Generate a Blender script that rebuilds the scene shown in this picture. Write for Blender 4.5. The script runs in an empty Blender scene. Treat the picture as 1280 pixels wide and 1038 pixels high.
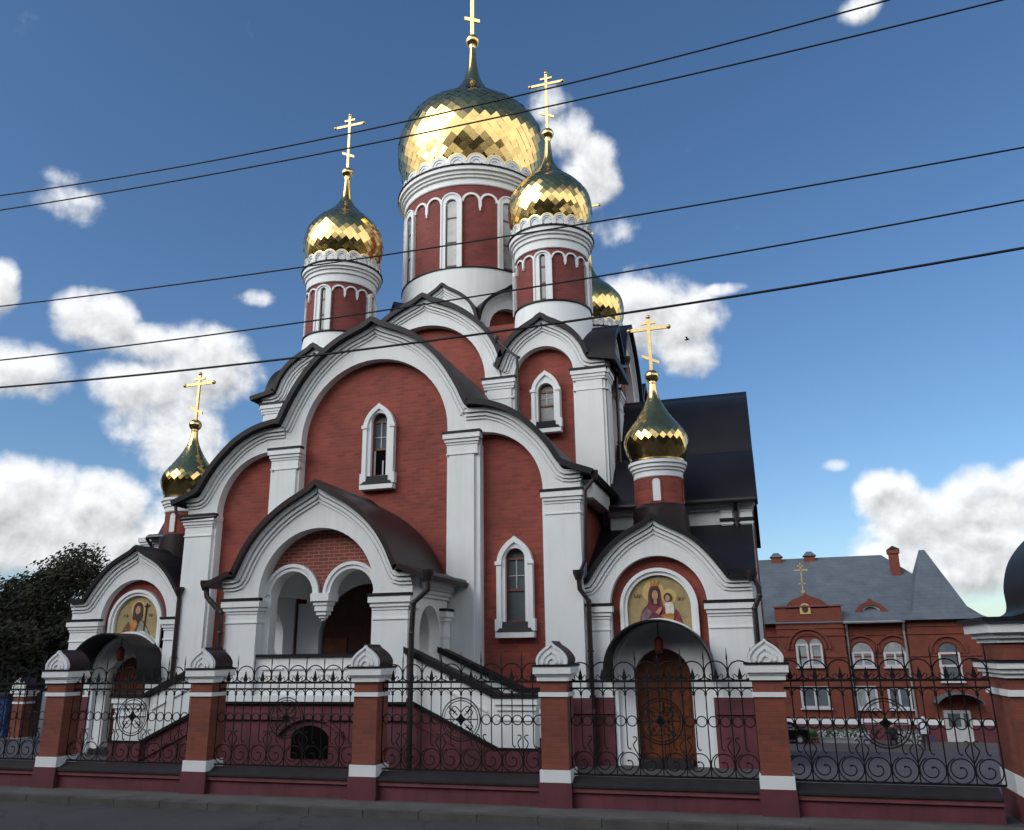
import bpy, bmesh, math, random
from math import sin, cos, pi, radians, atan2, sqrt
from mathutils import Vector, Matrix
random.seed(7)
SC = bpy.context.scene
COL = SC.collection

# ------------------------------------------------------------------ camera
def set_camera():
    yaw, pitch, roll = radians(16.60), radians(16.34), radians(-0.82)
    f0 = Vector((-sin(yaw), cos(yaw), 0)); r0 = Vector((cos(yaw), sin(yaw), 0)); u0 = Vector((0, 0, 1))
    fwd = f0*cos(pitch) + u0*sin(pitch); up = u0*cos(pitch) - f0*sin(pitch)
    r = r0*cos(roll) + up*sin(roll); u = up*cos(roll) - r0*sin(roll)
    cd = bpy.data.cameras.new('camera'); co = bpy.data.objects.new('camera', cd); COL.objects.link(co)
    m = Matrix((r, u, -fwd)).transposed().to_4x4(); m.translation = (0, 0, 2.2)
    co.matrix_world = m
    cd.sensor_width = 36; cd.lens = 1016.7/1280*36; cd.clip_start = .1; cd.clip_end = 3000
    SC.camera = co
set_camera()

# ------------------------------------------------------------------ world, sun, exposure
SUN_EL, SUN_AZ = radians(28), radians(-140)        # azimuth from +Y towards +X: behind the viewer, to the left
def set_world():
    w = bpy.data.worlds.new('World'); SC.world = w; w.use_nodes = True
    nt = w.node_tree; nt.nodes.clear(); N = nt.nodes.new; L = nt.links.new
    out = N('ShaderNodeOutputWorld'); mix = N('ShaderNodeMixShader'); bg = N('ShaderNodeBackground'); bc = N('ShaderNodeBackground')
    sky = N('ShaderNodeTexSky'); sky.sky_type = 'NISHITA'; sky.sun_disc = False
    sky.sun_elevation = SUN_EL; sky.sun_rotation = SUN_AZ; sky.air_density = 1.0; sky.dust_density = .6; sky.ozone_density = 4.0
    bg.inputs[1].default_value = .105
    hs = N('ShaderNodeHueSaturation'); hs.inputs['Saturation'].default_value = 1.09; L(sky.outputs[0], hs.inputs['Color']); L(hs.outputs[0], bg.inputs[0])
    def val(v):
        n = N('ShaderNodeValue'); n.outputs[0].default_value = v; return n.outputs[0]
    def m(op, a, b=None, c=None, clamp=False):
        n = N('ShaderNodeMath'); n.operation = op; n.use_clamp = clamp
        for i, q in enumerate((a, b, c)):
            if q is None: continue
            if isinstance(q, (int, float)): n.inputs[i].default_value = q
            else: L(q, n.inputs[i])
        return n.outputs[0]
    tc = N('ShaderNodeTexCoord'); sp = N('ShaderNodeSeparateXYZ'); L(tc.outputs['Generated'], sp.inputs[0])
    az = m('ARCTAN2', sp.outputs[0], sp.outputs[1]); el = m('ARCSINE', sp.outputs[2])
    blobs = [(-0.831,0.478,0.042,0.022,0.62),(-0.850,0.505,0.030,0.012,0.50),(-0.790,0.362,0.040,0.026,1.00),(-0.735,0.345,0.045,0.022,.95),(-0.668,0.325,0.045,0.040,1.05),(-0.715,0.300,0.065,0.028,.95),(-0.858,0.296,0.040,0.026,1.00),(-0.702,0.252,0.050,0.040,.95),(-0.680,0.215,0.035,0.030,.85),
             (-0.845,0.160,0.060,0.034,1.15),(-0.760,0.160,0.045,0.030,1.1),(-0.800,0.118,0.110,0.030,1.15),(-0.690,0.138,0.045,0.034,1.00),(-0.700,0.190,0.030,0.018,.6),(-0.623,0.412,0.030,0.012,0.60),
             (-0.180,0.572,0.036,0.036,1.05),(-0.205,0.610,0.034,0.030,.85),(-0.231,0.649,0.034,0.020,0.70),(-0.150,0.506,0.038,0.024,0.60),(-0.115,0.402,0.050,0.040,1.10),(-0.070,0.388,0.045,0.032,1.0),(-0.060,0.350,0.045,0.026,0.8),
             (0.146,0.160,0.026,0.026,1.2),(0.175,0.130,0.045,0.028,1.1),(0.242,0.150,0.036,0.026,1.15),(0.290,0.145,0.050,0.030,1.1),(0.215,0.095,0.085,0.032,1.15),(0.10,0.058,0.06,0.016,.8),(0.195,0.682,0.026,0.014,0.75),(0.097,0.203,0.020,0.010,0.36),(-0.889,0.375,0.014,0.026,1.0),(-0.011,0.420,0.030,0.008,0.6),(-0.601,0.323,0.02,0.02,0.4)]
    def field(da, de, detail):
        a0 = m('ADD', az, da); e0 = m('ADD', el, de)
        cv = N('ShaderNodeCombineXYZ'); L(a0, cv.inputs[0]); L(e0, cv.inputs[1])
        nz = N('ShaderNodeTexNoise'); nz.inputs['Scale'].default_value = 16; nz.inputs['Detail'].default_value = detail
        nz.inputs['Roughness'].default_value = .57; nz.inputs['Distortion'].default_value = .12; L(cv.outputs[0], nz.inputs['Vector'])
        mx = None
        for (ba, be, wa, we, s) in blobs:
            u = m('MULTIPLY', m('SUBTRACT', a0, ba), 1/(wa*1.02)); v = m('MULTIPLY', m('SUBTRACT', e0, be), 1/(we*1.02))
            d = m('ADD', m('MULTIPLY', u, u), m('MULTIPLY', v, v))
            q = m('SUBTRACT', s*1.12, m('MULTIPLY', d, .47))
            mx = m('MAXIMUM', 0., q) if mx is None else m('SMOOTH_MAX', mx, q, .16)
        mx = m('MINIMUM', mx, 1.1)
        # unseen sky: broken cumulus towards the horizon, added for the dome reflections
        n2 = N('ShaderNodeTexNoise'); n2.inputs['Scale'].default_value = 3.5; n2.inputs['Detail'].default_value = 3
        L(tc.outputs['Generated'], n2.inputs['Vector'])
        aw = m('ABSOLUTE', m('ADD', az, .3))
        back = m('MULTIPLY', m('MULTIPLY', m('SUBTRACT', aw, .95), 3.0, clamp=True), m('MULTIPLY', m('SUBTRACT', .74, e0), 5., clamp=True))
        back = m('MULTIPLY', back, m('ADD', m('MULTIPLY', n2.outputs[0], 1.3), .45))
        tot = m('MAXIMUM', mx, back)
        return m('ADD', tot, m('MULTIPLY', m('SUBTRACT', nz.outputs[0], .5), m('MULTIPLY', m('MINIMUM', m('ADD', tot, .52), 1.), 2.2)))
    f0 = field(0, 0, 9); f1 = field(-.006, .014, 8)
    mr = N('ShaderNodeMapRange'); mr.interpolation_type = 'SMOOTHSTEP'; L(f0, mr.inputs[0])
    mr.inputs[1].default_value = .17; mr.inputs[2].default_value = .92
    lit = m('ADD', .80, m('MULTIPLY', m('SUBTRACT', f0, f1), .48)); lit = m('SUBTRACT', lit, m('MULTIPLY', m('SUBTRACT', f1, .9), .16))
    lit = m('MINIMUM', m('MAXIMUM', lit, .52), .98)
    lit = m('MULTIPLY', lit, m('ADD', 1., m('MULTIPLY', m('MULTIPLY', m('SUBTRACT', m('ABSOLUTE', m('ADD', az, .3)), 1.05), 2.0, clamp=True), 1.3)))   # unseen bank behind the viewer, brightened to light the facade and domes
    cc = N('ShaderNodeCombineColor'); L(m('MULTIPLY', lit, .97), cc.inputs[0]); L(m('MULTIPLY', lit, .985), cc.inputs[1]); L(lit, cc.inputs[2])
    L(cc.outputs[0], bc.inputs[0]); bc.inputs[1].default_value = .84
    dens = m('MULTIPLY', mr.outputs[0], .96)
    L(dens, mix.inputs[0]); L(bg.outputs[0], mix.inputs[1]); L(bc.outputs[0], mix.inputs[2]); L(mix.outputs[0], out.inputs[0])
set_world()
def set_sun():
    ld = bpy.data.lights.new('sun', 'SUN'); ld.energy = 2.35; ld.angle = radians(56); ld.color = (1, .97, .93)
    o = bpy.data.objects.new('sun', ld); COL.objects.link(o)
    d = Vector((sin(SUN_AZ)*cos(SUN_EL), cos(SUN_AZ)*cos(SUN_EL), sin(SUN_EL)))
    o.rotation_euler = d.to_track_quat('Z', 'Y').to_euler()
set_sun()
SC.view_settings.view_transform = 'Standard'; SC.view_settings.look = 'None'
SC.view_settings.exposure = 0.36; SC.view_settings.gamma = 1

# ------------------------------------------------------------------ materials
def nodes(name):
    m = bpy.data.materials.new(name); m.use_nodes = True; nt = m.node_tree
    return m, nt, nt.nodes['Principled BSDF']
def plain(name, col, rough=.6, metal=0., var=.12, scale=3., bump=0., bscale=60., streak=0., coat=0., spec=.5):
    m, nt, b = nodes(name); b.inputs['Specular IOR Level'].default_value = spec; N = nt.nodes.new; L = nt.links.new
    tc = N('ShaderNodeTexCoord'); nz = N('ShaderNodeTexNoise'); nz.inputs['Scale'].default_value = scale; nz.inputs['Detail'].default_value = 6
    L(tc.outputs['Object'], nz.inputs['Vector'])
    rp = N('ShaderNodeValToRGB'); L(nz.outputs[0], rp.inputs[0])
    rp.color_ramp.elements[0].position = .3; rp.color_ramp.elements[1].position = .72
    rp.color_ramp.elements[0].color = (*[c*(1-var) for c in col], 1); rp.color_ramp.elements[1].color = (*[min(1, c*(1+var)) for c in col], 1)
    last = rp.outputs[0]
    if streak:
        mp = N('ShaderNodeMapping'); mp.inputs['Scale'].default_value = (7, 7, .5); L(tc.outputs['Object'], mp.inputs[0])
        n3 = N('ShaderNodeTexNoise'); n3.inputs['Scale'].default_value = 1; n3.inputs['Detail'].default_value = 4; L(mp.outputs[0], n3.inputs['Vector'])
        r3 = N('ShaderNodeValToRGB'); r3.color_ramp.elements[0].position = .5; r3.color_ramp.elements[1].position = .75
        r3.color_ramp.elements[0].color = (1, 1, 1, 1); r3.color_ramp.elements[1].color = (1-streak, 1-streak, 1-streak*1.05, 1); L(n3.outputs[0], r3.inputs[0])
        mx = N('ShaderNodeMix'); mx.data_type = 'RGBA'; mx.blend_type = 'MULTIPLY'; mx.inputs[0].default_value = 1
        L(last, mx.inputs[6]); L(r3.outputs[0], mx.inputs[7]); last = mx.outputs[2]
    L(last, b.inputs['Base Color']); b.inputs['Roughness'].default_value = rough; b.inputs['Metallic'].default_value = metal
    if coat: b.inputs['Coat Weight'].default_value = coat
    if bump:
        n2 = N('ShaderNodeTexNoise'); n2.inputs['Scale'].default_value = bscale; n2.inputs['Detail'].default_value = 4; L(tc.outputs['Object'], n2.inputs['Vector'])
        bp = N('ShaderNodeBump'); bp.inputs['Strength'].default_value = bump; bp.inputs['Distance'].default_value = .02
        L(n2.outputs[0], bp.inputs['Height']); L(bp.outputs[0], b.inputs['Normal'])
    return m
def brick(name, c1, c2, mortar, radial=0., w=.24, h=.075, mort=.008):
    m, nt, b = nodes(name); N = nt.nodes.new; L = nt.links.new
    tc = N('ShaderNodeTexCoord'); s = N('ShaderNodeSeparateXYZ'); L(tc.outputs['Object'], s.inputs[0]); cb = N('ShaderNodeCombineXYZ')
    if radial:
        a = N('ShaderNodeMath'); a.operation = 'ARCTAN2'; L(s.outputs[1], a.inputs[0]); L(s.outputs[0], a.inputs[1])
        k = N('ShaderNodeMath'); k.operation = 'MULTIPLY'; k.inputs[1].default_value = radial; L(a.outputs[0], k.inputs[0]); L(k.outputs[0], cb.inputs[0])
    else:
        a = N('ShaderNodeMath'); a.operation = 'ADD'; L(s.outputs[0], a.inputs[0]); L(s.outputs[1], a.inputs[1]); L(a.outputs[0], cb.inputs[0])
    L(s.outputs[2], cb.inputs[1])
    bt = N('ShaderNodeTexBrick'); bt.inputs['Scale'].default_value = 1; bt.inputs['Brick Width'].default_value = w; bt.inputs['Row Height'].default_value = h
    bt.inputs['Mortar Size'].default_value = mort; bt.inputs['Mortar Smooth'].default_value = .3; bt.inputs['Bias'].default_value = -.1
    bt.inputs['Color1'].default_value = (*c1, 1); bt.inputs['Color2'].default_value = (*c2, 1); bt.inputs['Mortar'].default_value = (*mortar, 1)
    L(cb.outputs[0], bt.inputs['Vector'])
    nz = N('ShaderNodeTexNoise'); nz.inputs['Scale'].default_value = 1.3; nz.inputs['Detail'].default_value = 7; L(tc.outputs['Object'], nz.inputs['Vector'])
    rp = N('ShaderNodeValToRGB'); rp.color_ramp.elements[0].position = .3; rp.color_ramp.elements[1].position = .7
    rp.color_ramp.elements[0].color = (.78, .76, .76, 1); rp.color_ramp.elements[1].color = (1.1, 1.08, 1.05, 1); L(nz.outputs[0], rp.inputs[0])
    mx = N('ShaderNodeMix'); mx.data_type = 'RGBA'; mx.blend_type = 'MULTIPLY'; mx.inputs[0].default_value = 1; L(bt.outputs[0], mx.inputs[6]); L(rp.outputs[0], mx.inputs[7])
    L(mx.outputs[2], b.inputs['Base Color']); b.inputs['Roughness'].default_value = .8
    bp = N('ShaderNodeBump'); bp.inputs['Strength'].default_value = .35; bp.inputs['Distance'].default_value = .008; bp.invert = True
    L(bt.outputs['Fac'], bp.inputs['Height']); L(bp.outputs[0], b.inputs['Normal'])
    return m
M = {}
M['white'] = plain('white_plaster', (.735, .768, .775), .75, var=.035, scale=1.5, bump=.12, bscale=40, streak=.08)
M['brick'] = brick('red_brick', (.30, .056, .036), (.205, .035, .025), (.19, .066, .052), h=.085, mort=.012)
M['brick_bold'] = brick('porch_brick', (.27, .055, .04), (.20, .04, .03), (.30, .17, .14), mort=.012)
M['pier_brick'] = brick('pier_brick', (.23, .062, .036), (.165, .045, .03), (.16, .065, .05))
M['far_brick'] = brick('dark_orange_brick', (.18, .04, .021), (.148, .034, .02), (.13, .045, .035))
M['gold'] = plain('gilded_metal', (.66, .49, .22), .24, 1., var=.1, scale=9)
M['cross'] = plain('gilded_cross', (.62, .46, .21), .45, 1., var=.1, scale=9)
M['goldcore'] = plain('gilded_core', (.69, .49, .19), .17, 1., var=.1, scale=9)
M['goldtile'] = plain('gilded_tile', (.71, .51, .20), .17, 1., var=.14, scale=5)
M['roof'] = plain('black_roof_metal', (.011, .011, .014), .48, .0, var=.25, scale=1.2, bump=.1, bscale=6, spec=.22)
M['brownroof'] = plain('dark_brown_roof_metal', (.022, .013, .014), .42, .0, var=.25, scale=1.5, bump=.08, bscale=8, spec=.25)
M['pipe'] = plain('brown_pipe_metal', (.022, .015, .016), .4, var=.2, scale=4)
M['maroon'] = plain('maroon_plaster', (.115, .028, .038), .7, var=.24, scale=2.4, bump=.2, bscale=50, streak=.28)
M['wood'] = plain('varnished_wood', (.125, .036, .013), .4, var=.35, scale=6)
M['darkwood'] = plain('dark_wood', (.05, .014, .007), .45, var=.3, scale=6)
M['winwood'] = plain('window_wood', (.16, .06, .03), .5, var=.2)
M['glass'] = plain('window_glass', (.10, .12, .13), .06, var=.3, scale=1.5)
M['curtain'] = plain('pale_curtained_glass', (.28, .30, .30), .12, var=.25, scale=3)
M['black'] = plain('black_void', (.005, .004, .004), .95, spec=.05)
M['iron'] = plain('black_wrought_iron', (.006, .006, .007), .6, var=.2, scale=20, spec=.25)
M['caps'] = plain('dark_cap_metal', (.022, .019, .022), .7, var=.25, scale=4, spec=.3)
M['pvc'] = plain('white_window_frame', (.5, .51, .53), .4)
M['slate'] = brick('blue_grey_roof_tiles', (.10, .125, .152), (.09, .113, .138), (.075, .095, .115), w=.36, h=.2, mort=.012)
M['asphalt'] = plain('asphalt', (.052, .054, .055), .85, var=.2, scale=.8, bump=.4, bscale=120)
def crack(m):
    nt = m.node_tree; N = nt.nodes.new; L = nt.links.new; b = nt.nodes['Principled BSDF']; tc = N('ShaderNodeTexCoord')
    src = b.inputs['Base Color'].links[0].from_socket
    v = N('ShaderNodeTexVoronoi'); v.feature = 'DISTANCE_TO_EDGE'; v.inputs['Scale'].default_value = .55
    nz = N('ShaderNodeTexNoise'); nz.inputs['Scale'].default_value = 2.5; nz.inputs['Detail'].default_value = 5
    ad = N('ShaderNodeMix'); ad.data_type = 'RGBA'; ad.blend_type = 'ADD'; ad.inputs[0].default_value = .5
    L(tc.outputs['Object'], nz.inputs['Vector']); L(tc.outputs['Object'], ad.inputs[6]); L(nz.outputs['Color'], ad.inputs[7]); L(ad.outputs[2], v.inputs['Vector'])
    r = N('ShaderNodeValToRGB'); r.color_ramp.elements[0].position = .0; r.color_ramp.elements[0].color = (.45, .45, .45, 1); r.color_ramp.elements[1].position = .012; r.color_ramp.elements[1].color = (1, 1, 1, 1); L(v.outputs['Distance'], r.inputs[0])
    g = N('ShaderNodeTexNoise'); g.inputs['Scale'].default_value = 180; g.inputs['Detail'].default_value = 2; L(tc.outputs['Object'], g.inputs['Vector'])
    r2 = N('ShaderNodeValToRGB'); r2.color_ramp.elements[0].position = .35; r2.color_ramp.elements[0].color = (.7, .7, .7, 1); r2.color_ramp.elements[1].position = .65; r2.color_ramp.elements[1].color = (1.25, 1.25, 1.22, 1); L(g.outputs[0], r2.inputs[0])
    last = src
    for q in (r, r2):
        mx = N('ShaderNodeMix'); mx.data_type = 'RGBA'; mx.blend_type = 'MULTIPLY'; mx.inputs[0].default_value = 1; L(last, mx.inputs[6]); L(q.outputs[0], mx.inputs[7]); last = mx.outputs[2]
    L(last, b.inputs['Base Color'])
crack(M['asphalt'])
M['yard'] = plain('yard_asphalt', (.075, .067, .074), .9, var=.2, scale=.6, bump=.3, bscale=60)
M['paving'] = plain('pavement', (.10, .095, .085), .9, var=.25, scale=2, bump=.4, bscale=50)
M['kerb'] = plain('kerb_concrete', (.075, .072, .068), .9, var=.25, scale=3, bump=.3, bscale=50)
M['cable'] = plain('black_cable', (.006, .006, .009), .7)
M['ledge'] = plain('painted_ledge', (.16, .05, .055), .65, var=.2, scale=4)
M['grey'] = plain('grey_metal', (.22, .23, .24), .5)
M['icongold'] = plain('icon_gold_ground', (.33, .26, .125), .45, .0, var=.18, scale=6)
M['halo'] = plain('icon_halo_gold', (.55, .40, .15), .4, var=.1, scale=8)
M['robered'] = plain('icon_red_robe', (.17, .028, .04), .6, var=.4, scale=9)
M['robedark'] = plain('icon_dark_hair', (.045, .018, .012), .6, var=.3, scale=9)
M['robebrown'] = plain('icon_brown_robe', (.13, .065, .025), .6, var=.5, scale=9)
M['robegreen'] = plain('icon_grey_green_cloak', (.20, .24, .21), .6, var=.4, scale=9)
M['robegrey'] = plain('icon_mauve_sleeve', (.16, .11, .13), .6, var=.4, scale=12)
M['robedeep'] = plain('icon_deep_red_fold', (.11, .018, .03), .6, var=.4, scale=9)
M['robewhite'] = plain('icon_white_cloth', (.6, .58, .5), .6, var=.2, scale=9)
M['robeorange'] = plain('icon_orange_cloth', (.42, .17, .03), .6, var=.35, scale=9)
M['skin'] = plain('icon_skin', (.42, .23, .13), .6, var=.15, scale=12)
M['inkred'] = plain('icon_lettering', (.13, .04, .02), .6)
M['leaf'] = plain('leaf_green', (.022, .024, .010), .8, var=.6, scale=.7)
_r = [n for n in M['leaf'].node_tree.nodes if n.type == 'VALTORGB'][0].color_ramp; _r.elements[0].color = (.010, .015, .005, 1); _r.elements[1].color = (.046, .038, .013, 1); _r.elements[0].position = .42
M['bark'] = plain('bark', (.05, .04, .03), .9, var=.3, bump=.5, bscale=20)
M['cloth_dark'] = plain('dark_cloth', (.02, .02, .03), .9)
M['cloth_white'] = plain('white_cloth', (.6, .62, .68), .9)
M['skin_p'] = plain('person_skin', (.45, .25, .17), .6)
M['hair'] = plain('person_hair', (.03, .02, .015), .7)
M['blue'] = plain('blue_plastic', (.02, .06, .18), .6, var=.3)
M['green'] = plain('bedding_green', (.05, .11, .03), .8, var=.5, scale=9)
M['flower'] = plain('pale_blossom', (.45, .45, .55), .8, var=.5, scale=14)
M['lamp'] = plain('lantern_red_brown', (.10, .015, .01), .3)

# ------------------------------------------------------------------ mesh helpers
ORG = {}
class MB:
    def __init__(s): s.v = []; s.f = []; s.sm = []
    def add(s, vs, fs, smooth=False):
        b = len(s.v); s.v += [tuple(p) for p in vs]; s.f += [tuple(b+i for i in f) for f in fs]; s.sm += [smooth]*len(fs)
    def box(s, x0, x1, y0, y1, z0, z1):
        s.add([(x0,y0,z0),(x1,y0,z0),(x1,y1,z0),(x0,y1,z0),(x0,y0,z1),(x1,y0,z1),(x1,y1,z1),(x0,y1,z1)],
              [(0,3,2,1),(4,5,6,7),(0,1,5,4),(1,2,6,5),(2,3,7,6),(3,0,4,7)])
    def prism(s, pts, a, b, ax='y', ox=0., fn=None):
        """extrude 2-D outline: ax='y': pts are (x,z); ax='x': pts are (y,z); ax='z': pts are (x,y)"""
        if fn is None:
            fn = {'y': lambda u, w, d: (u+ox, d, w), 'x': lambda u, w, d: (d, u+ox, w), 'z': lambda u, w, d: (u+ox, w, d)}[ax]
        n = len(pts)
        vs = [fn(p[0], p[1], a) for p in pts] + [fn(p[0], p[1], b) for p in pts]
        s.add(vs, [tuple(range(n)), tuple(range(2*n-1, n-1, -1))] + [(i, (i+1) % n, n+(i+1) % n, n+i) for i in range(n)])
    def band(s, A, B, a, b, fn):
        """strip between polylines A and B (same length), from depth a (front) to b, mapped by fn(u,w,depth)"""
        n = len(A); vs = []
        for P in (A, B):
            for d in (a, b): vs += [fn(p[0], p[1], d) for p in P]
        q = lambda P, d, i: (P*2+d)*n+i
        fs = []
        for i in range(n-1):
            fs += [(q(0,0,i), q(0,0,i+1), q(1,0,i+1), q(1,0,i)), (q(0,0,i), q(0,1,i), q(0,1,i+1), q(0,0,i+1)), (q(1,0,i), q(1,0,i+1), q(1,1,i+1), q(1,1,i))]
        for i in (0, n-1): fs.append((q(0,0,i), q(1,0,i), q(1,1,i), q(0,1,i)))
        s.add(vs, fs)
    def lathe(s, prof, cx, cy, n=48, smooth=True, cap=False):
        vs = []; fs = []
        for r, z in prof:
            for i in range(n):
                t = 2*pi*i/n; vs.append((cx+r*cos(t), cy+r*sin(t), z))
        for k in range(len(prof)-1):
            for i in range(n):
                j = (i+1) % n; fs.append((k*n+i, k*n+j, (k+1)*n+j, (k+1)*n+i))
        if cap: fs += [tuple(range(n-1, -1, -1)), tuple((len(prof)-1)*n+i for i in range(n))]
        s.add(vs, fs, smooth)
    def tube(s, pts, r, n=6, closed=False, smooth=True):
        pts = [Vector(p) for p in pts]; m = len(pts); vs = []; fs = []
        rr = r if isinstance(r, (list, tuple)) else [r]*m
        prev = None
        for i, p in enumerate(pts):
            if closed: t = pts[(i+1) % m]-pts[i-1]
            else: t = pts[min(i+1, m-1)]-pts[max(i-1, 0)]
            if t.length < 1e-9: t = Vector((0, 0, 1))
            t.normalize()
            if prev is None:
                a = Vector((0, 1, 0)) if abs(t.y) < .9 else Vector((1, 0, 0)); nrm = t.cross(a).normalized()
            else: nrm = (prev-t*prev.dot(t)).normalized()
            prev = nrm; bn = t.cross(nrm)
            for k in range(n):
                c = 2*pi*k/n; vs.append(p+(nrm*cos(c)+bn*sin(c))*rr[i])
        for i in range(m if closed else m-1):
            for k in range(n):
                i2 = (i+1) % m; k2 = (k+1) % n; fs.append((i*n+k, i*n+k2, i2*n+k2, i2*n+k))
        if not closed: fs += [tuple(range(n-1, -1, -1)), tuple((m-1)*n+k for k in range(n))]
        s.add(vs, fs, smooth)
    def sphere(s, c, r, n=12, sz=1.):
        prof = [(max(1e-4, r*sin(pi*k/n)), c[2]-r*sz*cos(pi*k/n)) for k in range(n+1)]
        s.lathe(prof, c[0], c[1], 2*n)
    def build(s, name, mat, parent=None, origin=None, recalc=True):
        if origin is None: origin = ORG.get(parent.name, (0, 0, 0)) if parent else (0, 0, 0)
        me = bpy.data.meshes.new(name); ox, oy, oz = origin
        me.from_pydata([(x-ox, y-oy, z-oz) for x, y, z in s.v], [], s.f)
        me.polygons.foreach_set('use_smooth', s.sm)
        if recalc:
            bm = bmesh.new(); bm.from_mesh(me); bmesh.ops.recalc_face_normals(bm, faces=bm.faces); bm.to_mesh(me); bm.free()
        if recalc and not name.endswith('_dome'):
            me.polygons.foreach_set('use_smooth', [True]*len(me.polygons)); me.set_sharp_from_angle(angle=radians(32))
        me.materials.append(M[mat] if isinstance(mat, str) else mat)
        o = bpy.data.objects.new(name, me); COL.objects.link(o); ORG[o.name] = origin
        if parent:
            o.parent = parent; po = ORG[parent.name]; o.location = (ox-po[0], oy-po[1], oz-po[2])
        else: o.location = origin
        return o
def thing(name, label, cat, loc, group=None):
    o = bpy.data.objects.new(name, None); COL.objects.link(o); o.location = loc; o.empty_display_size = .3
    ORG[o.name] = tuple(loc); tag(o, label, cat, group); return o
def tag(o, label=None, cat=None, group=None, kind=None):
    if label: o['label'] = label
    if cat: o['category'] = cat
    if group: o['group'] = group
    if kind: o['kind'] = kind
    return o
def copy_tree(o, parent=None):
    c = o.copy(); COL.objects.link(c); c.parent = parent; ORG[c.name] = ORG.get(o.name, (0, 0, 0))
    for ch in list(o.children): copy_tree(ch, c)
    return c
def arc(cx, cz, r, a0, a1, n=20): return [(cx+r*cos(a0+(a1-a0)*i/n), cz+r*sin(a0+(a1-a0)*i/n)) for i in range(n+1)]
def smooth(p, k=4):
    out = []
    for i in range(len(p)-1):
        p0 = p[max(i-1, 0)]; p1 = p[i]; p2 = p[i+1]; p3 = p[min(i+2, len(p)-1)]
        for j in range(k):
            t = j/k
            out.append(tuple(.5*((2*b)+(-a+c)*t+(2*a-5*b+4*c-d)*t*t+(-a+3*b-3*c+d)*t**3) for a, b, c, d in zip(p0, p1, p2, p3)))
    return out+[p[-1]]
def mirror(half): return [(-x, z) for x, z in reversed(half)] + list(half[1:])
def shift(p, dx, dz=0): return [(x+dx, z+dz) for x, z in p]
def offset(p, d):
    out = []
    for i in range(len(p)):
        a = p[max(i-1, 0)]; b = p[min(i+1, len(p)-1)]; tx, tz = b[0]-a[0], b[1]-a[1]; l = sqrt(tx*tx+tz*tz) or 1
        out.append((p[i][0]-tz/l*d, p[i][1]+tx/l*d))
    ia = max(range(len(p)), key=lambda i: p[i][1]); xa = p[ia][0]; sg = 1 if p[-1][0] > p[0][0] else -1
    if 0 < ia < len(p)-1: out = [((min(x*sg, xa*sg) if i < ia else max(x*sg, xa*sg) if i > ia else xa*sg)*sg, z) for i, (x, z) in enumerate(out)]
    return out
def fy(ox=0., s=1): return lambda u, w, d: (u+ox, d, w)
def fx(s=1): return lambda u, w, d: (d, u, w)
def moldings(mb, outer, fn, front, sgn=1, steps=((0, .10, .12), (.13, .19, .07), (.22, .26, .035))):
    for a, b, pr in steps: mb.band(offset(outer, -a), offset(outer, -b), front-sgn*pr, front+sgn*.03, fn)
def capital(mb, x0, x1, y0, y1, ztop, sides='both', drop=.55, k=1.):
    """stepped cornice of a pilaster whose faces are x0..x1, y0 (front)..y1"""
    for z0, z1, o in ((-.17, -.045, .085), (-.25, -.17, .05), (-.31, -.25, .022), (-drop, -drop+.035, .02)):
        mb.box(x0-o*k, x1+o*k, y0-o*k, y1, ztop+z0, ztop+z1)
    mb.box(x0-.004, x1+.004, y0-.004, y1-.004, ztop-drop-.01, ztop-.06)
def flashing(mb, x0, x1, y0, y1, ztop, k=1.): mb.box(x0-.1*k, x1+.1*k, y0-.1*k, y1, ztop-.045, ztop+.012)

# ------------------------------------------------------------------ ground, road
def sstep(t): t = max(0, min(1, t)); return t*t*(3-2*t)
def ground_z(x, y): return -2.5*sstep((y-17)/30) if y > 12 else 0.
def build_ground():
    g = MB(); xs = [-400, -200, -120, -80, -60, -45, -35, -28, -22, -16, -10, -5, 0, 3, 6, 10, 15, 20, 30, 45, 70, 120, 200, 400]
    ys = [12.7, 14, 16, 18, 20, 22, 24, 27, 30, 33, 36, 39, 42, 45, 48, 55, 70, 100, 160, 260, 500]
    vs = [(x, y, ground_z(x, y)) for y in ys for x in xs]; n = len(xs)
    g.add(vs, [(j*n+i, j*n+i+1, (j+1)*n+i+1, (j+1)*n+i) for j in range(len(ys)-1) for i in range(n-1)], True)
    tag(g.build('ground', 'yard'), kind='structure')
    r = MB(); r.add([(-400, -300, -.105), (400, -300, -.105), (400, 12.05, -.105), (-400, 12.05, -.105)], [(0, 1, 2, 3)])
    tag(r.build('road', 'asphalt'), kind='structure')
    k = MB(); [k.box(-60+i*.9+.006, -60+(i+1)*.9-.006, 12.05, 12.19, -.2, random.uniform(-.006, .004)) for i in range(140)]; k.box(-200, 200, 12.06, 12.18, -.25, -.012); tag(k.build('kerb', 'kerb'), kind='structure')
    p = MB(); p.box(-200, 200, 12.19, 12.705, -.2, .004); tag(p.build('pavement', 'paving'), kind='structure')
build_ground()
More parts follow.
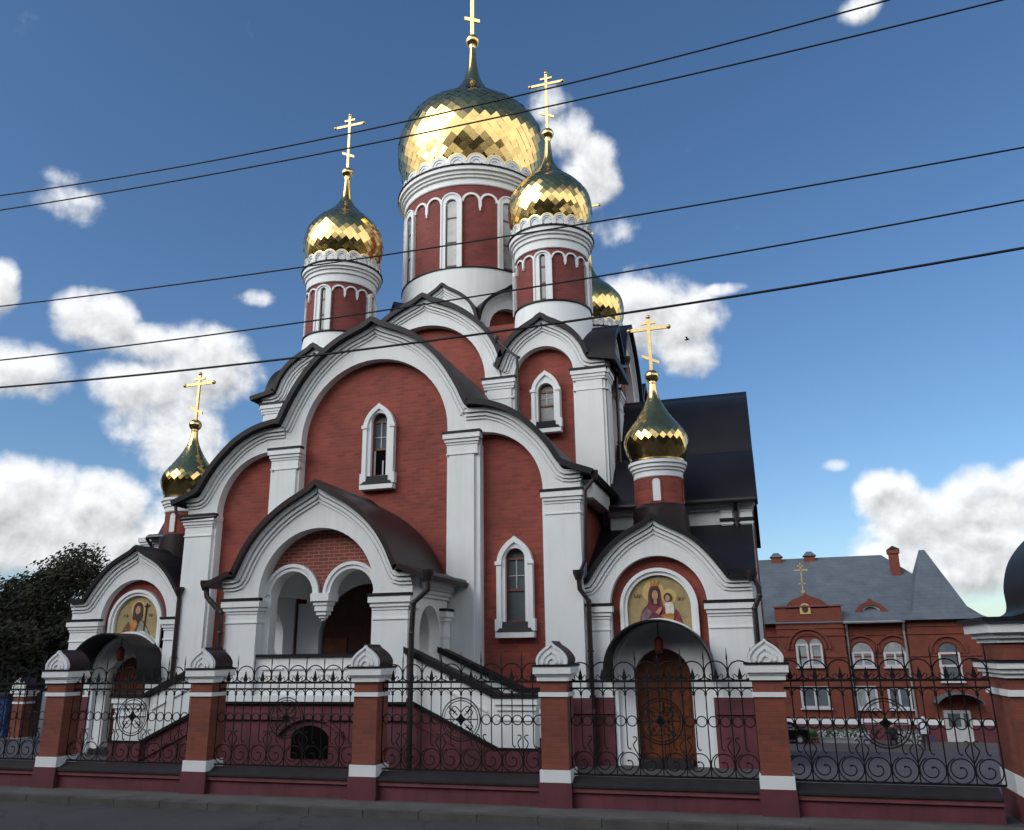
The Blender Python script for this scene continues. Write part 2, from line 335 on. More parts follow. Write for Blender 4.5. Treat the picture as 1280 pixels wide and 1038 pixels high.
def unseen_wood():  # tree rows added out of view, only to darken what the domes reflect
    m = MB(); rnd = random.Random(5)
    for row, (y0, h) in enumerate(((-30, 26), (-37, 31))):
        for i in range(70):
            x = -140+i*4+rnd.uniform(-1, 1); hh = h*rnd.uniform(.7, 1.15); y = y0+rnd.uniform(-2, 2); n = 7
            prof = [(.4, 0), (2.6, hh*.12), (3.4, hh*.5), (2.6, hh*.8), (1.2, hh*.95), (.05, hh)]
            b = len(m.v); m.lathe(prof, x, y, n, False)
            for k in range(b, len(m.v)): p = m.v[k]; m.v[k] = (p[0]+rnd.uniform(-.5, .5), p[1]+rnd.uniform(-.5, .5), p[2]+rnd.uniform(-.4, .4))
    for k in range(34):
        for x0 in (-62, 66):
            x = x0+rnd.uniform(-2, 2); y = -30+k*(1.9 if x0 < 0 else 2.6); hh = 29*rnd.uniform(.75, 1.1)
            m.lathe([(.4, 0), (2.6, hh*.12), (3.4, hh*.5), (2.6, hh*.8), (1.2, hh*.95), (.05, hh)], x, y, 7, False)
    tag(m.build('unseen_wood', 'leaf'), 'unseen tree rows added around the camera to put a dark band in the dome reflections', 'wood', kind='stuff')
unseen_wood()

# ------------------------------------------------------------------ church
XC = -8.8
church = thing('church', 'red brick and white Orthodox church with gilded onion domes and black keel-shaped roofs', 'church', (XC, 17.5, 0))
def C(mb, name, mat, parent=None, origin=None): return mb.build(name, mat, parent or church, origin)

def window(x, yw, zs, zt, hw, hf, apex, wood='winwood', pane='glass', depth=.10, opened=False):
    """keel-topped window in a front wall at y=yw: glass half width hw, frame half width hf"""
    zc = zt-hw
    inner = [(-hw, zs)] + arc(0, zc, hw, pi, 0, 14) + [(hw, zs)]
    k = hf
    half = [(0, apex), (k*.16, apex-k*.13), (k*.42, apex-k*.32), (k*.70, apex-k*.62), (k*.9, apex-k*.98), (k, apex-k*1.4)]
    outer = [(-k, zs)] + mirror(smooth(half, 3)) + [(k, zs)]
    f = MB(); poly = outer + list(reversed(inner)); f.prism(shift(poly, x), yw-depth, yw+.16, 'y')
    o2 = outer[1:-1]; moldo = shift(o2, x)
    f.band(moldo, offset(moldo, -k*.26), yw-depth-.045, yw-depth+.01, fy())
    for s in (-1, 1):
        a, b = sorted((x+s*k, x+s*(k-k*.26))); f.box(a, b, yw-depth-.045, yw-depth+.01, zs-.02, apex-k*1.4)
        a, b = sorted((x+s*(k+.03), x+s*(k-k*.30))); f.box(a, b, yw-depth-.07, yw-depth+.01, apex-k*1.4-.05, apex-k*1.4+.03)
        a, b = sorted((x+s*(k+.04), x+s*(k-.12))); f.box(a, b, yw-depth-.05, yw+.02, zs-.2, zs+.06)
    w = C(f, 'window', 'white')
    p = MB(); p.prism(shift(inner, x), yw+.07, yw+.09, 'y'); C(p, 'pane', pane, w)
    wd = MB(); fr = offset(inner, -.035)
    fr[0] = (-hw+.035, zs); fr[-1] = (hw-.035, zs)
    wd.band(shift(inner, x), shift(fr, x), yw+.03, yw+.08, fy())
    h = zt-zs
    for zz in (zs+.02, zs+h*.43, zt-hw): wd.box(x-hw+.02, x+hw-.02, yw+.035, yw+.08, zz-.022, zz+.022)
    C(wd, 'frame', wood, w)
    m2 = MB(); m2.box(x-.01, x+.01, yw+.045, yw+.08, zs+h*.45, zt-hw)
    m2.box(x-hw+.03, x+hw-.03, yw+.05, yw+.08, zs+h*.62, zs+h*.62+.016); C(m2, 'glazing_bar', 'pvc', w)
    if opened:
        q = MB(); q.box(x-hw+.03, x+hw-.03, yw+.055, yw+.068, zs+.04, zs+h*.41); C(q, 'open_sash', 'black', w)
        q = MB(); q.box(x-hw+.035, x-hw+.075, yw+.04, yw+.054, zs+.04, zs+h*.41); q.box(x+.05, x+.08, yw+.04, yw+.054, zs+.04, zs+h*.25); C(q, 'sash_edge', 'pvc', w)
    sl = MB()
    vs = [(x-hw-.02, yw-depth+.03, zs), (x+hw+.02, yw-depth+.03, zs), (x+k, yw-depth-.1, zs-.22), (x-k, yw-depth-.1, zs-.22),
          (x-k, yw+.02, zs-.22), (x+k, yw+.02, zs-.22), (x-hw-.02, yw+.06, zs), (x+hw+.02, yw+.06, zs)]
    sl.add(vs, [(0, 1, 2, 3), (3, 2, 5, 4), (0, 3, 4, 6), (1, 7, 5, 2), (0, 6, 7, 1), (4, 5, 7, 6)]); C(sl, 'sill_flashing', 'roof', w)
    s3 = MB(); s3.box(x-k-.02, x+k+.02, yw-depth-.09, yw+.02, zs-.34, zs-.222); C(s3, 'sill', 'white', w)
    return w

def hole_wall(mb, outline_fn, x0, x1, zb, y, win=None, th=.15):
    """brick wall with top profile outline_fn(x), split at the window axis so that the opening stays a real hole"""
    n = 24
    def top(a, b): return [(a+(b-a)*i/n, outline_fn(a+(b-a)*i/n)) for i in range(n+1)]
    if not win:
        mb.prism([(x1, zb), (x0, zb)] + top(x0, x1), y, y+th); return
    wx, zs, zt, hw = win
    L = top(x0, wx); h = arc(wx, zt-hw, hw, pi/2, pi, 8) + [(wx-hw, zs), (wx, zs)]
    mb.prism(L + h + [(wx, zb), (x0, zb)], y, y+th)
    Rr = top(wx, x1); h = [(wx, zs), (wx+hw, zs)] + arc(wx, zt-hw, hw, 0, pi/2, 8)
    mb.prism(Rr + [(x1, zb), (wx, zb)] + h, y, y+th)

# --- front arm: trefoil gable, profile shared by the transepts
FH = [(0, 10.30), (.2, 10.17), (.45, 10.06), (.8, 9.91), (1.2, 9.66), (1.6, 9.30), (1.95, 8.86), (2.25, 8.35), (2.42, 7.98), (2.52, 7.80)]
SH = [(2.97, 7.79), (3.35, 7.66), (3.70, 7.46), (4.0, 7.20), (4.28, 6.90), (4.5, 6.6), (4.68, 6.30), (4.82, 6.14), (5.16, 6.14)]
TREF = smooth(FH, 3) + smooth(SH, 3)
YG = 17.5
def front_arm():
    outer = mirror(TREF); X = XC
    side = lambda s: arc(2.82, 5.75, 1.46, 0, pi/2, 16)
    inner_r = [(1.97, 7.4), (1.97, 6.9), (2.77, 6.9), (2.77, 7.21)] + list(reversed(side(1))) + [(4.28, 5.45), (5.13, 5.45)]
    cen = arc(0, 7.4, 1.97, pi, 0, 28)
    inner = [(-x, z) for x, z in reversed(inner_r)] + cen[1:-1] + inner_r
    b = MB(); b.prism(shift(outer + list(reversed(inner)), X), YG, YG+.33)
    ab = C(b, 'arch_band', 'white')
    m = MB(); n1 = len(smooth(FH, 3))
    mid = shift(mirror(smooth(FH, 3)), X); moldings(m, mid, fy(), YG)
    for s in (-1, 1):
        sp = [(2.44, 7.80)] + smooth(SH, 3)
        sp = shift([(s*x, z) for x, z in sp], X)
        if s < 0: sp.reverse()
        moldings(m, sp, fy(), YG)
    C(m, 'moulding', 'white', ab)
    # brick fields
    for x0, x1, fnc, win in ((-1.98, 1.98, lambda x: 7.4+sqrt(max(0, 1.985**2-x*x)), (.13, 6.4, 8.0, .21)),
                             (2.76, 4.30, lambda x: 5.75+sqrt(max(0, 1.475**2-(x-2.82)**2)), (3.57, 2.87, 4.48, .23)),
                             (-4.30, -2.76, lambda x: 5.75+sqrt(max(0, 1.475**2-(x+2.82)**2)), (-3.33, 2.87, 4.48, .23))):
        w = MB(); hole_wall(w, lambda q: fnc(q-X), x0+X, x1+X, 1.3, YG+.25, (win[0]+X, win[1], win[2], win[3]+.01)); C(w, 'front_wall', 'brick')
    window(X+.1, YG+.25, 6.4, 8.0, .21, .42, 8.24, opened=True)
    window(X+3.55, YG+.25, 2.87, 4.48, .23, .42, 4.75)
    window(X-3.32, YG+.25, 2.87, 4.48, .23, .42, 4.75)
    # pilasters
    for s in (-1, 1):
        p = MB(); a, c = sorted((s*1.97, s*2.79)); p.box(X+a, X+c, YG, YG+.4, 1.3, 6.92)
        a, c = sorted((s*2.04, s*2.66)); p.box(X+a, X+c, YG-.06, YG+.01, 1.3, 6.92)
        pl = C(p, 'pilaster', 'white')
        q = MB(); a, c = sorted((s*1.99, s*2.74)); capital(q, X+a, X+c, YG-.06, YG+.1, 7.25); C(q, 'capital', 'white', pl)
        q = MB(); flashing(q, X+a, X+c, YG-.06, YG+.02, 7.25); C(q, 'capital_flashing', 'roof', pl)
        p = MB(); a, c = sorted((s*4.26, s*5.10)); p.box(X+a, X+c, YG, YG+.5, 1.3, 5.5)
        a, c = sorted((s*4.34, s*5.13)); p.box(X+a, X+c, YG-.06, YG+.45, 1.3, 5.5)
        pl = C(p, 'corner_pilaster', 'white')
        q = MB(); capital(q, X+a, X+c, YG-.06, YG+.5, 5.70); C(q, 'capital', 'white', pl)
        q = MB(); flashing(q, X+a, X+c, YG-.06, YG+.02, 5.70); C(q, 'capital_flashing', 'roof', pl)
        w = MB(); x = s*5.02; a, c = sorted((s*4.9, s*5.06)); w.box(X+a, X+c, YG+.4, 20.7, 1.3, 6.1); C(w, 'side_wall', 'brick')
        e = MB(); a, c = sorted((s*5.0, s*5.36)); e.box(X+a, X+c, YG+.3, 20.0, 5.55, 5.95); C(e, 'side_cornice', 'white')
    rf = MB(); R = shift(mirror(smooth(FH, 3)[:-1] + smooth([(2.56, 7.86)] + SH[:-2] + [(4.86, 6.18), (5.45, 5.95)], 3)), X)
    rf.band(offset(R, .0), offset(R, .13), YG-.30, 20.66, fy())
    # underside lip
    C(rf, 'front_arm_roof', 'roof')
    pl = MB(); pl.box(X-5.25, X+5.25, YG-.12, YG+.4, -.3, 1.3); pl.box(X-5.30, X+5.30, YG-.17, YG+.3, 1.0, 1.08); C(pl, 'plinth', 'maroon')
    ww = MB(); ww.box(X-5.22, X+5.22, YG-.1, YG+.35, 1.3, 1.46); C(ww, 'plinth_course', 'white')
front_arm()

# --- central block with keel gables on the front and the sides
YQ, HALF, YCEN = 20.64, 5.28, 24.85
CENH = [(0, 12.35), (.25, 12.19), (.55, 12.06), (.95, 11.86), (1.35, 11.58), (1.7, 11.26), (2.0, 10.9), (2.22, 10.5), (2.34, 10.15)]
BAYH = [(0, 11.22), (.14, 11.1), (.36, 10.98), (.62, 10.82), (.88, 10.58), (1.08, 10.28), (1.2, 9.98), (1.26, 9.86)]
def block_face(fn, front, sgn, k, name_wall, wins):
    """one face of the central block; fn(u,z,d) maps, front = depth of face, sgn = direction away from the viewer, k = width factor"""
    cb = smooth(CENH, 3); bb = smooth(BAYH, 3)
    cen = [(x*k, z) for x, z in mirror(cb)]
    ab = MB()
    # central arch band
    r = 1.87*k
    inn = [(-r, 9.3)] + [(x, 9.65+(z-9.65)*(1.87/r if k < 1 else 1)) for x, z in arc(0, 9.65, r, pi, 0, 28)] + [(r, 9.3)]
    ab.prism([(-2.36*k, 9.3)] + cen + [(2.36*k, 9.3)] + list(reversed(inn)), front, front+sgn*.3, fn=fn)
    m = MB(); moldings(m, cen, fn, front, sgn)
    for s in (-1, 1):
        bay = [(s*3.57*k+x*k, z) for x, z in mirror(bb)]
        end = s*HALF*k; pts = list(bay)
        if s > 0: pts = pts[:-1] + [(end-.34*k, 9.84), (end+.02, 9.84)]
        else: pts = [(end-.02, 9.84), (end+.34*k, 9.84)] + pts[1:]
        rr = .85*k; ia = [(s*3.57*k-rr, 9.3)] + [(x, 9.58+(z-9.58)/ (k if k < 1 else 1)) for x, z in arc(s*3.57*k, 9.58, rr, pi, 0, 20)] + [(s*3.57*k+rr, 9.3)]
        lo, hi = (2.34*k, end) if s > 0 else (end, -2.34*k)
        ab.prism([(lo, 9.3)] + pts + [(hi, 9.3)] + list(reversed(ia)), front, front+sgn*.3, fn=fn)
        moldings(m, pts, fn, front, sgn)
    b = C(ab, name_wall+'_arch_band', 'white'); C(m, 'moulding', 'white', b)
    w = MB(); w.prism([(-HALF*k+.1, 4), (-HALF*k+.1, 9.4), (-2.3*k, 9.4)] + [(x, z-.3) for x, z in cen[4:-4]] + [(2.3*k, 9.4), (HALF*k-.1, 9.4), (HALF*k-.1, 4)], front+sgn*.26, front+sgn*.34, fn=fn)
    for s in (-1, 1): w.prism([(s*3.57*k-.95*k, 9.3)] + [(s*3.57*k+x*k, z-.35) for x, z in mirror(bb)][2:-2] + [(s*3.57*k+.95*k, 9.3)], front+sgn*.255, front+sgn*.335, fn=fn)
    C(w, name_wall, 'brick')
    for s in (-1, 1):
        for u0, u1, nm in ((1.86, 2.73, 'pilaster'), (4.40, 5.28, 'corner_pilaster')):
            u0 *= k; u1 *= k; a, c = sorted((s*u0, s*u1)); p = MB()
            def bx(o, d0, d1, z0, z1, mb): mb.prism([(a-o, z0), (c+o, z0), (c+o, z1), (a-o, z1)], front+sgn*d0, front+sgn*d1, fn=fn)
            bx(0, 0, .32, 3.5, 9.35, p); bx(-.08*k, -.05, .02, 3.5, 9.35, p); pl = C(p, nm, 'white')
            q = MB()
            for z0, z1, o in ((-.17, -.045, .07), (-.26, -.17, .04), (-.33, -.26, .02), (-.62, -.58, .015)): bx(o-.02, -.05-o, .1, 9.62+z0, 9.62+z1, q)
            C(q, 'capital', 'white', pl)
            q = MB(); bx(.07, -.14, .02, 9.575, 9.635, q); C(q, 'capital_flashing', 'roof', pl)
    rf = MB(); R = [(x*k, z) for x, z in mirror(cb)]; rf.band(offset(R, 0), offset(R, .14), front-sgn*.25, front+sgn*3.2, fn)
    C(rf, 'gable_roof', 'roof')
    for s in (-1, 1):
        R = [(s*3.57*k+x*k, z) for x, z in mirror(bb)]
        e = 5.62 if k == 1 else 4.55
        if s > 0: R = R[:-1] + [(s*e*k, 9.72)]
        else: R = [(s*e*k, 9.72)] + R[1:]
        rf = MB(); rf.band(offset(R, 0), offset(R, .14), front-sgn*.25, front+sgn*2.1, fn); C(rf, 'gable_roof', 'roof')
block_face(lambda u, w, d: (XC+u, d, w), YQ, 1, 1., 'block_front', None)
block_face(lambda u, w, d: (d, YCEN+u, w), XC+HALF, -1, .795, 'block_side', None)
block_face(lambda u, w, d: (d, YCEN+u, w), XC-HALF, 1, .795, 'block_side', None)
for s in (-1, 1): window(XC+s*3.6, YQ+.16, 8.27, 9.36, .225, .40, 9.72, pane='curtain')
def block_core():
    c = MB(); c.box(XC-4.9, XC+4.9, YQ+.4, YCEN*2-YQ-.4, 0, 10.0); c.box(XC-2.6, XC+2.6, 21.5, 28.2, 10, 11.6); C(c, 'block_core', 'brick')
    r = MB(); r.box(XC-4.95, XC+4.95, YQ+.5, YCEN*2-YQ-.5, 10.0, 10.08); r.box(XC-2.7, XC+2.7, 22.0, 27.7, 11.6, 11.7); C(r, 'block_roof', 'roof')
block_core()

# --- onion domes, drums
def onion(prof, cx, cy, ntile, name, jit):
    """gilded dome clad in separate lozenge tiles, each a flat quad with its own slight tilt, over a smooth core"""
    mb = MB(); pts = smooth([(r, z) for r, z in prof], 12); acc = [0.]
    for i in range(1, len(pts)): acc.append(acc[-1]+math.hypot(pts[i][0]-pts[i-1][0], pts[i][1]-pts[i-1][1]))
    def at(s):
        for i in range(1, len(acc)):
            if acc[i] >= s:
                t = (s-acc[i-1])/(acc[i]-acc[i-1]+1e-9); return tuple(a+(b-a)*t for a, b in zip(pts[i-1], pts[i]))
        return pts[-1]
    core = MB(); core.lathe([(r*.985, z) for r, z in pts[::4]], cx, cy, 64, True)
    rnd = random.Random(ntile); s = 0.; k = 0; n = ntile; vs = []; fs = []; sm = []
    while s < acc[-1]-.01:
        r, z = at(s); r0, z0 = at(max(0, s-.01)); r1, z1 = at(s+.01); ang = atan2(z1-z0, r1-r0)   # slope of the profile
        hh = max(.03, pi*max(r, .12)/n); hw = pi*r/n
        if r < .16*prof[0][0]+.06: break
        for i in range(n):
            t = 2*pi*(i+.5*(k % 2))/n; er = Vector((cos(t), sin(t), 0)); et = Vector((-sin(t), cos(t), 0)); up = er*cos(ang)+Vector((0, 0, sin(ang)))
            nr = et.cross(up)
            if nr.dot(er) < 0 and abs(nr.dot(er)) > .05: nr = -nr
            c = Vector((cx, cy, 0))+er*r+Vector((0, 0, z)); ta, tb = rnd.gauss(0, jit), rnd.gauss(0, jit)
            u = et*hw*1.03+nr*hw*ta; v = up*hh*1.03+nr*hh*(tb-.02)
            b0 = len(vs); vs += [c-u, c-v, c+u, c+v]; fs.append((b0, b0+1, b0+2, b0+3))
        s += hh; k += 1
    mb.add(vs, fs, False); o = C(mb, name, 'goldtile', None, (cx, cy, prof[0][1])); C(core, 'dome_core', 'goldcore', o, (cx, cy, prof[0][1]))
    return o
def cross(cx, cy, z0, zt, zbar, wbar, zlow, parent, t=.03, ball=.2, zball=None):
    b = MB(); b.sphere((cx, cy, zball), ball, 10, .95); b.lathe([(.09*ball/.2, zball-ball*1.5), (.11*ball/.2, zball-ball), (.09*ball/.2, zball-ball*.5)], cx, cy, 16); C(b, 'finial_ball', 'gold', parent)
    m = MB(); d = t*.6
    m.box(cx-t, cx+t, cy-d, cy+d, z0, zt)
    m.box(cx-wbar, cx+wbar, cy-d*.9, cy+d*.9, zbar-t, zbar+t)
    zu = zbar+(zt-zbar)*.5; m.box(cx-wbar*.36, cx+wbar*.36, cy-d*.9, cy+d*.9, zu-t*.8, zu+t*.8)
    w = wbar*.42; h = w*.5
    m.add([(cx-w, cy-d*.9, zlow+h), (cx+w, cy-d*.9, zlow-h), (cx+w, cy-d*.9, zlow-h-2*t), (cx-w, cy-d*.9, zlow+h-2*t),
           (cx-w, cy+d*.9, zlow+h), (cx+w, cy+d*.9, zlow-h), (cx+w, cy+d*.9, zlow-h-2*t), (cx-w, cy+d*.9, zlow+h-2*t)],
          [(0, 1, 2, 3), (4, 7, 6, 5), (0, 4, 5, 1), (1, 5, 6, 2), (2, 6, 7, 3), (3, 7, 4, 0)])
    for x, z in ((cx-wbar, zbar), (cx+wbar, zbar), (cx, zt)): m.sphere((x, cy, z), t*1.5, 6)
    C(m, 'cross', 'cross', parent)
def on_cyl(cx, cy, r, a0=0.):
    """u is arc length round the drum, depth d is distance outwards; angle 0 faces the street"""
    def fn(u, w, d):
        t = a0+u/r; q = r+d; return (cx+q*sin(t), cy-q*cos(t), w)
    return fn
def drum(cx, cy, r, zb, zt, nwin, narch, hw, hf, zg, zf, corn, scal, nsc, rot, base, brickmat, name):
    d = MB(); d.lathe([(r, zb-.3), (r, zt+.1)], cx, cy, 64, True); dr = C(d, name, brickmat, None, (cx, cy, zb))
    b = MB(); b.lathe(base, cx, cy, 64, True); C(b, 'drum_base', 'white', dr, (cx, cy, zb))
    b = MB(); b.lathe([(r+.02, zb-.03), (r+.09, zb-.03), (r+.09, zb+.012), (r+.02, zb+.03)], cx, cy, 64, False); C(b, 'base_flashing', 'roof', dr, (cx, cy, zb))
    c = MB(); c.lathe(corn, cx, cy, 64, False); C(c, 'cornice', 'white', dr, (cx, cy, zb))
    z = corn[-1][1]; rc = max(q[0] for q in corn)
    c = MB(); c.lathe([(rc-.12, z), (rc+.04, z-.02), (rc+.04, z+.02), (rc-.12, z+.06)], cx, cy, 64, False); C(c, 'cornice_flashing', 'roof', dr, (cx, cy, zb))
    # row of small keel arches under the dome
    r2 = scal[0]; hs = scal[1]; s = MB(); g = MB(); p = 2*pi*r2/nsc
    for i in range(nsc):
        fn = on_cyl(cx, cy, r2, 2*pi*(i+.5)/nsc); q = p*.5
        A = arc(0, z+hs-q, q*.98, 0, pi, 10); Bq = arc(0, z+hs-q, q*.70, 0, pi, 10); Cq = arc(0, z+hs-q, q*.42, 0, pi, 10)
        s.band([(a, max(w, z)) for a, w in A], [(a*.0, z) for a, w in A], .0, -.1, fn)
        s.band(A, Bq, .05, -.05, fn); s.band(Bq, Cq, .025, -.05, fn)
        g.band(arc(0, z+hs-q, q*1.1, .1, pi-.1, 10), arc(0, z+hs-q, q*.98, .1, pi-.1, 10), .06, -.06, fn)
        for sx in (-1, 1):
            x0, x1 = sorted((sx*q, sx*q*.7)); s.prism([(x0, z), (x1, z), (x1, z+hs-q), (x0, z+hs-q)], .05, -.05, fn=fn)
    C(s, 'scallop_band', 'white', dr, (cx, cy, zb)); C(g, 'scallop_trim', 'gold', dr, (cx, cy, zb))
    # windows and blind arcade
    step = 2*pi/nwin
    for i in range(nwin):
        a0 = rot+i*step; fn = on_cyl(cx, cy, r, a0)
        inner = [(-hw, zb)] + arc(0, zg-hw, hw, pi, 0, 10) + [(hw, zb)]; outer = [(-hf, zb)] + arc(0, zf-hf, hf, pi, 0, 10) + [(hf, zb)]
        f = MB(); f.band(outer, inner, .09, -.05, fn)
        o2 = [(-hf, zb)] + arc(0, zf-hf, hf, pi, 0, 10) + [(hf, zb)]; i2 = [(-hf+.05, zb)] + arc(0, zf-hf, hf-.05, pi, 0, 10) + [(hf-.05, zb)]
        f.band(o2, i2, .12, .0, fn); w = C(f, 'drum_window', 'white', dr, (cx, cy, zb))
        # pane kept as a child of the drum so that nothing goes deeper than three levels
        pn = MB(); pn.prism(inner, .012, -.05, fn=fn); C(pn, 'drum_pane', 'curtain' if hw > .12 else 'glass', dr, (cx, cy, zb))
        bar = MB(); h = zg-zb
        for t in (.02, .36, .72): bar.prism([(-hw, zb+h*t), (hw, zb+h*t), (hw, zb+h*t+.05), (-hw, zb+h*t+.05)], .03, .0, fn=fn)
        bar.prism([(-hw, zb), (-hw+.035, zb), (-hw+.035, zg-hw), (-hw, zg-hw)], .03, .0, fn=fn)
        C(bar, 'window_bar', 'darkwood', dr, (cx, cy, zb))
        # arches between this window and the next
        ar = MB(); span = step*r-2*hf; q = span/narch/2; wd = .05 if hw > .12 else .032
        for j in range(narch):
            uc = hf+q*(2*j+1); zc = zf-q-.03
            ar.band(arc(uc, zc, q+wd*.5, 0, pi, 10), arc(uc, zc, q-wd, 0, pi, 10), .06, -.02, fn)
            if j < narch-1:
                ue = hf+q*2*(j+1); hh = (zf-zb)*.13
                ar.prism([(ue-wd, zc+.02), (ue+wd, zc+.02), (ue+wd, zc-hh*.55), (ue+wd*.5, zc-hh*.7), (ue+wd*.4, zc-hh), (ue-wd*.4, zc-hh), (ue-wd*.5, zc-hh*.7), (ue-wd, zc-hh*.55)], .065, -.02, fn=fn)
        C(ar, 'blind_arcade', 'white', dr, (cx, cy, zb))
    return dr
M['drumbrick'] = brick('drum_brick', (.225, .046, .040), (.165, .031, .029), (.16, .052, .046), radial=2.4, h=.09, mort=.012)
M['smallbrick'] = brick('small_drum_brick', (.225, .046, .040), (.165, .031, .029), (.16, .052, .046), radial=1.1, h=.09, mort=.012)
MAIN = [(18.2, 2.36), (18.4, 2.43), (18.8, 2.545), (19.2, 2.661), (19.6, 2.72), (20.0, 2.733), (20.4, 2.678), (20.8, 2.524), (21.2, 2.27), (21.6, 1.82), (22.0, 1.32), (22.4, .88), (22.8, .58), (23.2, .38), (23.6, .255), (24.2, .165), (24.85, .125)]
SMALL = [(14.5, 1.10), (14.6, 1.154), (14.85, 1.228), (15.1, 1.293), (15.35, 1.308), (15.6, 1.285), (15.85, 1.22), (16.1, 1.06), (16.35, .84), (16.6, .57), (16.9, .32), (17.2, .18), (17.6, .115), (18.05, .085)]
TUR = [(6.45, .54), (6.55, .60), (6.75, .70), (6.95, .758), (7.1, .768), (7.25, .725), (7.4, .63), (7.55, .52), (7.7, .415), (7.86, .315), (8.05, .215), (8.2, .155), (8.4, .105), (8.65, .085)]
rz = lambda p: [(r, z) for z, r in p]
drum(XC, YCEN, 2.40, 14.22, 17.25, 8, 2, .19, .355, 16.72, 16.95,
     [(2.42, 17.25), (2.45, 17.28), (2.45, 17.48), (2.52, 17.5), (2.52, 17.58), (2.58, 17.6), (2.58, 17.70), (2.66, 17.72), (2.66, 17.86), (2.5, 17.88)], (2.48, .50), 24, radians(3), [(2.5, 12.0), (2.47, 13.5), (2.46, 14.2), (2.3, 14.22)], 'drumbrick', 'main_drum')
dm = onion(rz(MAIN), XC, YCEN, 44, 'main_dome', .024)
cross(XC, YCEN, 25.3, 28.6, 27.7, .75, 26.2, dm, .075, .27, 25.12)
for sx in (-1, 1):
    for sy in (-1, 1):
        cx, cy = XC+sx*(3.57 if sy < 0 else 3.26), YCEN+(-2.85 if sy < 0 else 5.1)
        drum(cx, cy, 1.08, 11.92, 13.58, 4, 3, .085, .26, 13.38, 13.48,
             [(1.10, 13.58), (1.13, 13.6), (1.13, 13.85), (1.18, 13.87), (1.18, 13.98), (1.23, 14.0), (1.23, 14.07), (1.29, 14.09), (1.29, 14.22), (1.15, 14.24)], (1.20, .40), 20, 0., [(1.3, 10.6), (1.2, 11.2), (1.13, 11.9), (1.0, 11.92)], 'smallbrick', 'corner_drum')
        d = onion(rz(SMALL), cx, cy, 34, 'corner_dome', .026)
        cross(cx, cy, 18.35, 20.55, 20.12, .55, 18.98, d, .042, .2, 18.22)

# --- ring of keel gables under the main drum
def drum_gables():
    half = smooth([(0, 13.42), (.13, 13.29), (.34, 13.16), (.62, 12.97), (.88, 12.71), (1.04, 12.38), (1.1, 12.1)], 3)
    for i in range(8):
        a = i*pi/4
        def fn(u, w, d, a=a):
            x = u; y = -(2.75-d); return (XC+x*cos(a)-y*sin(a), YCEN+x*sin(a)+y*cos(a), w)
        o = mirror(half); b = MB()
        ia = [(-.72, 11.2)] + arc(0, 12.0, .72, pi, 0, 14) + [(.72, 11.2)]
        b.prism([(-1.1, 11.2)] + o + [(1.1, 11.2)] + list(reversed(ia)), 0, .3, fn=fn); moldings(b, o, fn, 0., 1, ((0, .08, .08), (.10, .15, .045), (.18, .22, .025)))
        g = C(b, 'drum_gable', 'white')
        w = MB(); w.prism([(-.8, 11.2), (-.8, 12.4), (0, 12.9), (.8, 12.4), (.8, 11.2)], .2, .28, fn=fn); C(w, 'gable_brick', 'brick', g)
        r = MB(); r.band(offset(o, 0), offset(o, .1), -.16, 1.0, fn); C(r, 'gable_roof', 'roof', g)
drum_gables()

# --- transept wings
def wing(s):
    x0 = XC+s*HALF; x1 = XC+(8.85 if s > 0 else -8.35); a, b = sorted((x0, x1))
    prof = [(y*.952, z-.58) for y, z in TREF[:-3]] + [(4.95, 5.62)]
    R = mirror(prof); fn = lambda u, w, d: (d, YCEN+u, w)
    r = MB(); r.band(offset(R, 0), offset(R, .1), x0-s*.1, x1+s*.05, fn); C(r, 'wing_roof', 'roof')
    w = MB(); w.prism([(-4.6, 0)] + [(u*.93, z-.15) for u, z in R] + [(4.6, 0)], x0, x1-s*.08, fn=fn); C(w, 'wing_wall', 'brick')
    f = MB(); y = YCEN-4.6
    f.box(a+.05, b-.25, y-.1, y+.05, 5.02, 5.45); f.box(a+.02, b-.2, y-.2, y+.05, 5.45, 5.55); f.box(a, b-.15, y-.28, y+.05, 5.55, 5.66); C(f, 'wing_frieze', 'white')
    for k, (q0, q1) in enumerate(((7.98, 8.32), (8.42, 8.78))):
        c0, c1 = sorted((XC+s*q0, XC+s*q1)); p = MB(); p.box(c0+.04, c1-.04, y-.16, y+.05, 2., 5.3)
        pl = C(p, 'wing_pilaster', 'white'); q = MB(); capital(q, c0+.04, c1-.04, y-.16, y+.05, 5.7, drop=.6)
        C(q, 'capital', 'white', pl); q = MB(); q.box(c0, c1, y-.22, y, 5.18, 5.24); C(q, 'capital_flashing', 'roof', pl)
    g = MB(); g.tube([(a, y-.42, 5.62), (b, y-.42, 5.62)], .06, 8); C(g, 'gutter', 'pipe')
    d = MB(); x = XC+s*8.37; d.tube([(x, y-.42, 5.6), (x, y-.2, 5.4), (x, y-.2, 3.8)], .045, 8); C(d, 'downpipe', 'pipe')
for s in (-1, 1): wing(s)

